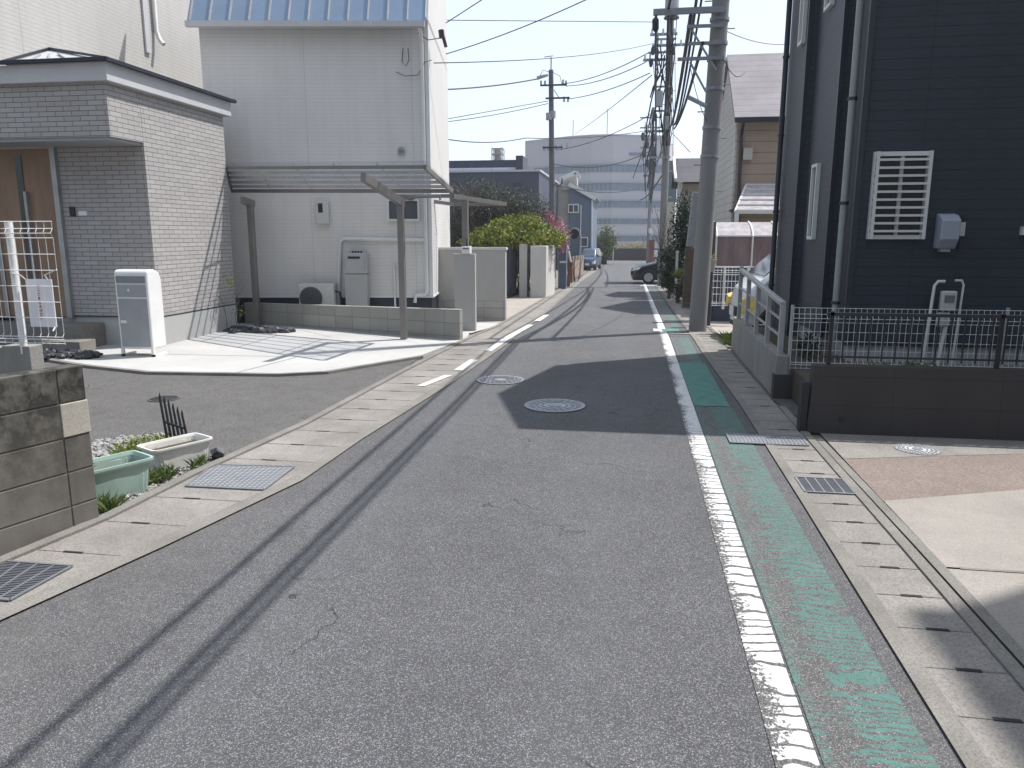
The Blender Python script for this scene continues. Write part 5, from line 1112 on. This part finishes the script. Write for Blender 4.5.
m.build('step_bolts', M['galv'], t3)
m = MB()
for k in range(6):
    x = X3-.22+random.uniform(-.1,.4); pts = [(x+random.uniform(-.12,.12), Y3-.3+random.uniform(-.1,.1), z0_) for z0_ in (11,9.5,8.2,7,6,5)]; m.tube(pts, .016, 5)
m.build('riser_cables', M['cable'], t3)
random.seed(21)
for k in range(12):
    p = P3(random.uniform(652,676), random.uniform(30,62), -.35); q = P3(random.uniform(645,673), random.uniform(95,170), -.35); mid = p.lerp(q,.5)+Vector((random.uniform(-.25,.25),0,random.uniform(-.3,.3)))
    MB().tube([p, p.lerp(mid,.5)+Vector((random.uniform(-.12,.12),0,0)), mid, q.lerp(mid,.5)+Vector((random.uniform(-.12,.12),0,0)), q], random.choice((.012,.018,.028)), 5).build('riser_cable', M['cable'], t3, smooth=True)
for py, l, r_ in ((41,656,676),(54,648,672),(88,655,672),(112,652,672),(158,650,670)):
    z = P3(660,py).z; MB().box(P3(l,py).x,P3(r_,py).x,Y3-.3,Y3-.24,z-.035,z+.035).build('crossarm', M['greym'], t3)
for px, py in ((653,50),(657,52),(669,58),(673,50),(655,116),(668,116),(659,92),(670,40),(651,62)):
    p = P3(px,py,-.35); MB().tube([p+Vector((0,0,-.18)), p, p+Vector((0,0,.12))], [.05,.09,.05], 8).build('fitting', M['dkmetal'], t3, smooth=True)
q0, q1 = P3(663,118), P3(668,131); MB().box(q0.x,q1.x,Y3-.5,Y3-.2,q1.z,q0.z).build('switch_box', M['greym'], t3, bevel=.02)
t2, a2, z2 = farpole(648,263.6,13.0,.20,'distant concrete utility pole at the far end of the right kerb')
m = MB()
for py, l, r_ in ((118,640,660),(128,640,664),(165,642,656)): z = PY(650,py,a2.y).z; m.box(PY(l,py,a2.y).x,PY(r_,py,a2.y).x,a2.y-.3,a2.y-.2,z-.06,z+.06)
m.build('crossarm', M['galv'], t2)
for py, l, r_ in ((140,642,658),(148,640,656),(156,642,657),(176,643,655)): z = PY(650,py,a2.y).z; MB().box(PY(l,py,a2.y).x,PY(r_,py,a2.y).x,a2.y-.4,a2.y-.3,z-.09,z+.09).build('crossarm', M['greym'], t2)
for k in range(12):
    p = PY(random.uniform(644,657), random.uniform(118,160), a2.y-.5); q = PY(random.uniform(645,655), random.uniform(165,225), a2.y-.5); MB().tube([p, p.lerp(q,.5)+Vector((random.uniform(-.25,.25),0,0)), q], random.choice((.03,.05,.07)), 5).build('riser_cable', M['cable'], t2, smooth=True)
for px, py in ((643,136),(647,144),(653,150),(644,153),(654,137),(648,163)): p = PY(px,py,a2.y-.5); MB().tube([p+Vector((0,0,-.4)), p, p+Vector((0,0,.3))], [.12,.22,.12], 8).build('fitting', M['dkmetal'], t2, smooth=True)
m = MB(); c = PY(651.5,231,a2.y-.4); m.disc((c.x,a2.y-.5,c.z), .30, .08, 20, 'y'); m.build('round_lamp', M['trim'], t2)
m = MB(); a = PY(652,240,a2.y-.4); m.box(a.x-.25,a.x+.25,a2.y-.6,a2.y-.45,zg(80),a.z); o = m.build('vending_panel', M['redbrown'], None); tag(o, 'red-brown upright panel beside the distant utility pole', 'panel')
o = MB().box(PY(654,251,a2.y-3).x,PY(658,251,a2.y-3).x,a2.y-3,a2.y-2.9,PY(655,257,a2.y-3).z,PY(655,250,a2.y-3).z); q = PY(656,257,a2.y-3); o.tube([(q.x,a2.y-2.9,zg(60)),(q.x,a2.y-2.9,q.z)], .04, 6); o = o.build('notice_board', M['trim']); tag(o, 'small white notice board on a post above the black car bonnet', 'notice board')
# left pole
tl = G(552,292); Yl = 40
a = PY(553,250,Yl); XL = a.x
t = thing('utility_pole', 'slender dark utility pole behind the pink shrub on the left', 'utility pole', (XL,Yl,zg(Yl)))
MB().tube([(XL,Yl,zg(Yl)),(PY(551,70,Yl).x,Yl,PY(551,70,Yl).z)], [.17,.12], 16).build('shaft', plain('dark_pole', (.10,.10,.11), .8, .15), t, smooth=True)
p = PY(551,70,Yl); m = MB(); m.tube([p,p+Vector((0,0,.6))], .03, 6).bar(p+Vector((-.35,0,.62)),p+Vector((.1,0,.66)),.03,.03); m.build('lightning_rod', M['dkmetal'], t)
for py, l, r_ in ((86,541,567),(99,546,570),(148,543,563)):
    z = PY(551,py,Yl).z; MB().box(PY(l,py,Yl).x,PY(r_,py,Yl).x,Yl-.25,Yl-.18,z-.04,z+.04).build('crossarm', M['dkmetal'], t)
m = MB()
for px, py in ((541,86),(545,86),(563,85),(566,86),(564,102),(568,102),(544,151),(548,151),(556,150),(562,150)): q = PY(px,py,Yl-.2); m.tube([q,q+Vector((0,0,.25))], .05, 8)
m.tube([PY(537,78,Yl-.2),PY(548,75,Yl-.2)], [.10,.06], 8); m.tube([PY(549,113,Yl-.2),PY(549,120,Yl-.2)], .16, 8).tube([PY(553,111,Yl-.2),PY(553,118,Yl-.2)], .14, 8)
m.build('insulators', M['greym'], t, smooth=True)
for pts_, r_ in (([PY(549,72,Yl-.3),PY(543,70,Yl-.3),PY(540,76,Yl-.3)], .015), ([PY(552,72,Yl-.3),PY(560,76,Yl-.3),PY(562,86,Yl-.3)], .015), ([PY(554,90,Yl-.3),PY(560,99,Yl-.3)], .02), ([PY(552,183,Yl-.3),PY(558,187,Yl-.3),PY(562,183,Yl-.3),PY(562,178,Yl-.3)], .04)): MB().tube(pts_, r_, 6).build('jumper_cable', M['cable'], t)
# rear pole (behind the viewer) that carries the cables
t = thing('utility_pole', 'concrete utility pole standing behind the viewer on the right kerb', 'utility pole', (1.75,-17,0))
MB().tube([(1.75,-17,-.2),(1.75,-17,12)], [.15,.115], 24).build('shaft', M['pole'], t, smooth=True); MB().box(.2,2.1,-17.2,-17.14,zA-.04,zA+.05).build('crossarm', M['galv'], t)

def wire(pts, r, label, sag=0, n=14, group=None, name='cable'):
    P_ = [Vector(p) for p in pts]; out = []
    if len(P_) == 2:
        for k in range(n+1): f = k/n; p = P_[0].lerp(P_[1], f); out.append(p-Vector((0,0,4*sag*f*(1-f))))
    else:
        for i in range(len(P_)-1):
            for k in range(n if i == len(P_)-2 else n):
                f = k/n; p = P_[i].lerp(P_[i+1], f); out.append(p-Vector((0,0,4*(sag if not isinstance(sag, list) else sag[i])*f*(1-f))))
        out.append(P_[-1])
    o = MB().tube(out, r, 6).build(name, M['cable'], smooth=True); tag(o, label, 'cable', group); return o
zb_ = zA+.05
# street cables
p3b = P3(667,150); 
wire([(.50,-17,zb_),(.45,PYn-.2,zb_),(X3-.1,Y3-.3,P3(660,140).z),(a2.x,a2.y-.3,PY(648,170,a2.y).z)], .021, 'left of the two overhead street cables on the long crossarm', [.35,.15,.5])
wire([(.80,PYn-.2,zb_-.12),(X3+.12,Y3-.3,P3(668,128).z),(a2.x+.2,a2.y-.3,PY(648,160,a2.y).z)], .034, 'thick black bundle cable running away from the near pole', [.35,.6])
wire([(1.02,-17,zb_+.6),(.90,PYn-.2,zb_+.35),(X3+.15,Y3-.3,P3(668,121).z)], .026, 'thickest overhead cable bundle rising above the near crossarm', [.3,.9])
wire([(1.09,-17,zb_+.66),(.99,PYn-.2,zb_+.40),(X3+.2,Y3-.3,P3(669,123).z)], .020, 'cable running close beside the thickest overhead bundle', [.33,.8])
wire([(1.0,PYn-.2,zC),(X3+.25,Y3-.3,P3(672,130).z)], .03, 'sagging black cable from the lower near crossarm to the transformer pole', .25)
wire([PY(656,14,PYn-.2),(a2.x+.3,a2.y,PY(652,142,a2.y).z)], .022, 'thin black cable from the tip of the long crossarm to the distant pole', .3)
o = MB().tube([PY(656,17,PYn-.2),PY(655.5,20,PYn-.2),PY(655.5,29,PYn-.2),PY(656,32,PYn-.2)], [.02,.055,.055,.02], 10).build('cable_joint', M['cable'], smooth=True); tag(o, 'black cable joint case hanging at the tip of the long crossarm', 'cable joint')
W_ = lambda px, py, Y: PY(px, py, Y)
lines = [
 ([W_(446,23,14),W_(520,-25,13)], .008, 0, 'steep wire leaving the white house corner at the top'),
 ([W_(446,54,13.9),W_(596,-5,12.5)], .008, .05, 'service wire climbing from the white house towards the top centre'),
 ([W_(430,20,26),W_(655,22,Y3)], .014, .0, 'highest level wire crossing the sky'),
 ([W_(434,63,13.5),W_(655,43,Y3)], .010, .15, 'thin wire from the white house corner towards the transformer pole'),
 ([W_(430,90,34),W_(537,79,Yl-.2)], .035, .1, 'thick wire reaching the insulator on the left pole'),
 ([W_(430,122,36),W_(548,101,Yl-.2)], .018, .0, 'upper of two close wires left of the slender pole'),
 ([W_(430,123.6,36),W_(548,103.5,Yl-.2)], .018, .1, 'lower of two close wires left of the slender pole'),
 ([W_(562,84,Yl-.2),W_(648,53,Y3)], .018, .2, 'upper wire from the slender pole to the transformer pole'),
 ([W_(566,86,Yl-.2),W_(646,62,Y3)], .018, .2, 'second wire from the slender pole to the transformer pole'),
 ([W_(568,99,Yl-.2),W_(650,73,Y3)], .018, .15, 'lowest bare wire from the slender pole to the transformer pole'),
 ([W_(430,136,40),W_(525,138,52),W_(660,128,70)], .03, .3, 'low wire crossing behind the slender pole in front of the large building'),
 ([W_(551,183,Yl-.1),W_(640,188,60)], .03, .4, 'sagging wire low across the front of the large building'),
 ([W_(551,163,Yl-.1),W_(652,150,Y3+10)], .022, .5, 'wire from the slender pole sagging past the building emblem'),
 ([W_(556,150,Yl-.1),W_(655,112,Y3)], .015, .25, 'diagonal wire rising to the switch box'),
 ([W_(575,134,90),W_(652,75,Y3)], .02, .1, 'faint diagonal wire above the large building'),
 ([W_(640,200,60),W_(668,165,Y3)], .035, .3, 'thick loop of cable below the transformer pole arms'),
 ([W_(642,160,50),W_(652,110,Y3-.2)], .03, 0, 'slanting guy cable left of the transformer pole'),
 ([W_(633,178,50),W_(650,132,Y3-.2)], .025, 0, 'outer slanting guy cable left of the transformer pole'),
 ([W_(672,133,Y3),W_(690,152,24)], .012, .0, 'thin service wire dropping to the dark-roofed house'),
 ([W_(724,30,PYn),W_(790,44,16)], .006, .08, 'thin service wire from the near pole to the beige house'),
 ([W_(722,55,PYn),W_(745,72,19)], .008, .2, 'service wire reaching the gable of the beige house'),
 ([W_(690,66,PYn-.1),W_(712,128,PYn-.1)], .006, .15, 'thin loose wire hanging beside the near pole'),
]
for pts, r_, sg, lb in lines: wire(pts, r_, lb, sg)

# ================================================================ RIGHT: far items
# leaning post beside the near pole
b_ = G(686,308); Yp_ = b_.y
t = thing('leaning_post', 'leaning old post with pale sheath directly behind the near utility pole', 'post', tuple(b_))
MB().bar(b_+Vector((0,0,-.1)), PY(690,248,Yp_), .20, .16, (0,1,0)).build('stump', M['bark'], t); MB().bar(PY(690,247.5,Yp_), PY(697,192,Yp_), .20, .17, (0,1,0)).build('sheath', M['galv'], t, bevel=.03)
# beige house
BY = 18.6; zgb = zg(BY); bx = PY(738,130,BY).x; zE = PY(745,118,BY).z; Yr = 20.6; zR = PY(740,58.5,Yr).z
t = thing('beige_house', 'beige siding house with grey shingle roof behind the near utility pole', 'house', (bx+2.5,BY,zgb))
MB().box(bx,8,BY,22.8,zgb+.0,zE-.02).build('front_wall', M['siding_b'], t)
m = MB(); m.prism([(bx-.004,BY-.0,zgb),(bx-.004,22.8,zgb),(bx-.004,22.8,zE),(bx-.004,Yr,zR-.03),(bx-.004,BY,zE)], (-.05,0,0)); m.build('gable_wall', M['siding_g'], t)
m = MB(); ox0 = bx-.12; m.add([(ox0,BY-.3,zE-.12),(8.3,BY-.3,zE-.12),(8.3,Yr,zR),(ox0,Yr,zR),(ox0,23.1,zE-.12),(8.3,23.1,zE-.12),(ox0,BY-.3,zE-.02),(8.3,BY-.3,zE-.02),(8.3,Yr,zR+.1),(ox0,Yr,zR+.1),(ox0,23.1,zE-.02),(8.3,23.1,zE-.02)],
  [(6,7,8,9),(9,8,11,10),(0,1,7,6),(4,10,11,5),(0,6,9,3),(3,9,10,4),(1,0,3,2),(2,3,4,5),(1,2,8,7),(2,5,11,8)]); m.build('roof', M['shingle'], t)
MB().box(ox0,8.3,BY-.38,BY-.31,zE-.14,zE-.04).build('gutter', M['dkmetal'], t)
m = MB(); p = PY(742,125,BY-.05); q = PY(738,200,BY-.05); m.tube([(p.x,BY-.3,zE-.12),(p.x,BY-.05,zE-.35),(q.x+.05,BY-.05,zgb)], .035, 8); m.build('downpipe', M['dkmetal'], t)
z1 = PY(760,148,BY).z; z0 = PY(760,160,BY).z; MB().box(PY(743,150,BY).x,PY(752,150,BY).x,BY-.12,BY-.003,z0,z1).build('wall_box', M['beigew'], t)
zs = PY(740,209,BY-.5).z
m = MB(); m.box(bx-.1,8,BY-.55,BY-.003,zs-.06,zs); m.build('canopy_skirt', M['dkmetal'], t)
# porch awning of clear ribbed sheet
t = thing('awning', 'ribbed white awning roof projecting from the beige house front', 'awning', tuple(PY(765,215,17.6)))
p0, p1, p2, p3 = PY(735,212,16.9), PY(800,212,16.9), PY(800,186,18.3), PY(746,186,18.3)
m = MB(); m.hexa([p0,p1,p2,p3,p0+Vector((0,0,.02)),p1+Vector((0,0,.02)),p2+Vector((0,0,.02)),p3+Vector((0,0,.02))]); m.build('sheet', M['whitep'], t)
m = MB()
for k in range(6): f = k/5; m.bar(p0.lerp(p3,f)+Vector((0,0,.035)), p1.lerp(p2,f)+Vector((0,0,.035)), .03, .03)
m.bar(p0,p1,.06,.07).bar(p0,p3,.04,.05); m.build('frame', M['trim'], t)
MB().box(p0.x,p0.x+.08,16.86,16.94,zg(17),p0.z).build('post', M['trim'], t)
# terrace enclosure with curved brown sheets
t = thing('terrace_enclosure', 'curved brown translucent terrace enclosure below the awning', 'terrace enclosure', (2.2,15.8,zg(16)))
TY = 15.4; ax0, ax1 = PY(716,240,TY).x, PY(800,240,TY).x; zt = PY(740,222,TY+.5).z; zk = PY(740,236,TY).z; zl = PY(740,266,TY).z
m = MB(); m.box(ax0,ax1,TY,TY+.012,zl,zk); m.build('lower_sheet', M['brownp'], t)
arc = [(TY+.0,zk),(TY+.12,zk+.10),(TY+.35,zk+.2),(TY+.7,zt)]
m = MB()
for (ya,za),(yb,zb2) in zip(arc, arc[1:]): m.quad((ax0,ya,za),(ax1,ya,za),(ax1,yb,zb2),(ax0,yb,zb2))
m.build('curved_roof', M['whitep'], t)
m = MB()
for px in (716,752,776,798):
    x = PY(px,250,TY).x; m.tube([(x,TY-.02,zl),(x,TY-.02,zk)]+[(x,y-.01,z+.01) for y, z in arc[1:]], .018, 6)
m.box(ax0,ax1,TY-.03,TY-.005,zl-.03,zl).box(ax0,ax1,TY-.02,TY,zk-.012,zk+.012); m.build('ribs', M['trim'], t)
MB().box(ax0-.25,ax0-.01,TY,TY+.2,zg(15),zt).build('side_panel', M['bark'], t)
m = MB(); m.box(ax0,ax1,TY+.05,TY+.15,zg(15.4)-.1,zl-.04); m.build('base_wall', M['office'], t)
o = None
# white mesh gate
t = mesh_fence('mesh_gate', 'white wire mesh gate below the brown terrace enclosure', None, PY(706,290,14.6).x, PY(748,290,14.6).x, 14.6, PY(720,306,14.6).z, PY(720,267,14.6).z, .065, 3, [(PY(724,290,14.6).x, PY(724,268,14.6).z),(PY(711,290,14.6).x, PY(724,268,14.6).z),(PY(748,290,14.6).x, PY(724,266,14.6).z)], .004)
# pale dish/flowerpot by pole
t = thing('flower_pot', 'cream round pot with dry plant beside the near pole and gate', 'flower pot', tuple(PY(711,268,14.3)))
a = PY(710.5,266,14.3); MB().tube([(a.x,14.3,a.z-.10),(a.x,14.3,a.z+.12)], [.07,.11], 14).build('pot', M['apron'], t); MB().tube([(a.x,14.3,zg(14)),(a.x,14.3,a.z-.1)], .05, 8).build('stand', M['dkmetal'], t)
m = MB(); foliage(m, [((a.x,14.3,a.z+.16),(.1,.1,.07))], 80, .05); m.build('leaves', M['leafy'], t, fix=False)
# dark-roofed house
DY = 24.6; px0 = PY(678,170,DY); zr_ = PY(690,158,DY+1.2).z; ze_ = PY(690,180,DY-.2).z
t = thing('dark_roofed_house', 'small house with dark shingle roof and white trim behind the evergreens', 'house', (px0.x+2,DY,zg(DY)))
MB().box(px0.x+.15,6.5,DY,DY+3,zg(DY)-.1,ze_-.1).build('wall', M['beigew'], t)
x0 = PY(676.5,170,DY).x; m = MB(); m.hexa([(x0,DY-.25,ze_-.06),(6.8,DY-.25,ze_-.06),(6.8,DY+1.3,zr_-.08),(x0,DY+1.3,zr_-.08),(x0,DY-.25,ze_),(6.8,DY-.25,ze_),(6.8,DY+1.3,zr_),(x0,DY+1.3,zr_)])
m.hexa([(x0,DY+1.3,zr_-.08),(6.8,DY+1.3,zr_-.08),(6.8,DY+3.2,ze_-.06),(x0,DY+3.2,ze_-.06),(x0,DY+1.3,zr_),(6.8,DY+1.3,zr_),(6.8,DY+3.2,ze_),(x0,DY+3.2,ze_)]); m.build('roof', M['shingled'], t)
m = MB(); m.bar((x0-.03,DY-.27,ze_),(x0-.03,DY+1.3,zr_+.02),.08,.12).bar((x0,DY-.3,ze_-.03),(6.8,DY-.3,ze_-.03),.06,.07); m.build('barge_board', M['trim'], t)
m = MB(); m.prism([(px0.x+.15,DY,ze_-.1),(px0.x+.15,DY+3,ze_-.1),(px0.x+.15,DY+1.3,zr_-.1)], (4.5,0,0)); m.build('gable', M['beigew'], t)
m = MB(); m.tube([PY(679.5,183,DY-.1),PY(679,225,DY-.1)], .04, 6); m.build('downpipe', M['trim'], t)
t = thing('pale_shed', 'narrow pale shed wall between the far poles and dark-roofed house', 'shed', tuple(PY(671,250,34)))
a, b = PY(667,185,34), PY(677,160,34); MB().box(a.x,b.x,34,37,zg(34)-.1,PY(670,202,34).z).build('wall', M['beigew'], t); MB().box(a.x-.05,b.x+.05,34.3,37,PY(670,202,34).z,PY(670,160,34).z).build('upper_wall', plain('teal_grey', (.13,.17,.20), .6, .1), t)
# evergreens
Yc = 23.3; bl = [(tuple(PY(x,y,Yc)), (rr,.5,rh)) for x, y, rr, rh in ((684,205,.25,.5),(683,220,.38,.55),(682,235,.42,.55),(682,250,.40,.5),(687,228,.35,.6),(680,262,.35,.4))]
tree('evergreen_tree', (PY(683,270,Yc).x,Yc,zg(Yc)), 'dense dark evergreen tree in front of the dark-roofed house', 'tree', bl, 3600, .09, M['leafd'], .07)
Yb2 = 22.8; bl = [(tuple(PY(x,y,Yb2)), (.32,.5,.30)) for x, y in ((667,258),(671,255),(677,258),(667,272),(672,272),(678,270),(669,282),(674,284))]
tree('clipped_hedge', (PY(669,288,Yb2).x,Yb2,zg(Yb2)), 'dark clipped hedge hiding the rear of the black car', 'hedge', bl, 3600, .07, M['leafd'], .05)
Ya = 19.6; t = thing('spiky_plant', 'bright green spiky plant at the kerb in front of the leaning post', 'plant', (1.3,20.8,zg(20.8)))
a = Vector((PY(678,290,20.8).x,20.8,zg(20.8))); m = MB()
for k in range(110):
    an = random.random()*6.28; e = random.uniform(.2,1.3); dd = Vector((math.cos(an)*math.cos(e), math.sin(an)*math.cos(e), math.sin(e))); c = Vector((a.x,a.y,PY(678,279,a.y).z)); L_ = random.uniform(.22,.42); s_ = dd.cross(Vector((0,0,1))).normalized()*.022
    m.add([c-s_,c+s_,c+dd*L_], [(0,1,2)])
m.build('leaves', M['leafy'], t, fix=False)
m = MB(); foliage(m, [((a.x,a.y,a.z+.3),(.22,.2,.3))], 400, .06); m.build('lower_leaves', M['leafd'], t, fix=False)
MB().tube([a, a+Vector((0,0,.5))], [.05,.07], 8).build('trunk', M['bark'], t)
m = MB()
b = PY(655,262,36); 
m = MB(); 
for x in (664,669,674): p = PY(x,262,30); twigs(m, (p.x,30,zg(30)), PY(x,random.uniform(205,225),30).z-zg(30), 7, .10, .02, 2)
o = m.build('bare_bush', M['twig'], fix=False); tag(o, 'bare twiggy bush between the far utility poles', 'bush')
t = thing('gate_post', 'pale square gate post beside the clipped hedge', 'gate post', tuple(G(677,290)))
a = PY(676.5,270,22.3); MB().box(a.x-.035,a.x+.035,22.25,22.32,zg(22),PY(676,252,22.3).z).build('post', M['stucco_w'], t); MB().box(a.x-.045,a.x+.045,22.24,22.33,PY(676,252,22.3).z,PY(676,251,22.3).z).build('cap', M['stucco_w'], t)
t = thing('terracotta_pots', 'stacked brown flower pots at the foot of the hedge', 'flower pots', tuple(G(669,290)))
a = G(670,291); 
for dx, h in ((0,.25),(.28,.2)): MB().tube([(a.x+dx,a.y,a.z),(a.x+dx,a.y,a.z+h)], [.09,.13], 12).build('pot', M['rust'], t)

# three-storey house just outside the frame on the right (its shade falls over the near slabs)
t = thing('tall_house', 'tall three-storey beige house standing just outside the frame at the right', 'house', (10,0,0))
MB().box(6.75,14,-9,6.85,0,11.3).build('wall', M['siding_b'], t); MB().box(6.7,14.05,-9.05,6.9,11.3,11.42).build('coping', M['trim'], t); MB().box(6.74,14,-8.98,6.86,-.1,.4).build('foundation', M['fnd'], t)
for y in (-6,-2.5,1,4.2):
    for z in (1.2,4.6,8.0): windowx(t, y, y+1.5, z, z+1.2, 6.75, -1, M['trim'], M['glass'])

# ---------------------------------------------------------------- hazy spring air
hm = D.materials.new('haze'); hm.use_nodes = True; hm.node_tree.nodes.clear()
pv = hm.node_tree.nodes.new('ShaderNodeVolumePrincipled'); pv.inputs['Color'].default_value = (.88,.92,1,1); pv.inputs['Density'].default_value = .0010; pv.inputs['Anisotropy'].default_value = .3
ho = hm.node_tree.nodes.new('ShaderNodeOutputMaterial'); hm.node_tree.links.new(pv.outputs[0], ho.inputs['Volume'])
o = MB().box(-262,262,-122,482,-2.3,32).build('haze', hm); tag(o, 'thin pale spring haze filling the air of the whole street', 'haze'); o['kind'] = 'stuff'

for o in COL.objects:
    if o.parent is None and 'label' in o:
        g = {'utility pole':'utility poles along the street','cable':'overhead cables','manhole cover':'round covers in the ground','drain grate':'gutter grates','car':'cars parked along the street','planter':'plastic planters at the kerb'}.get(o.get('category'))
        if g: o['group'] = g
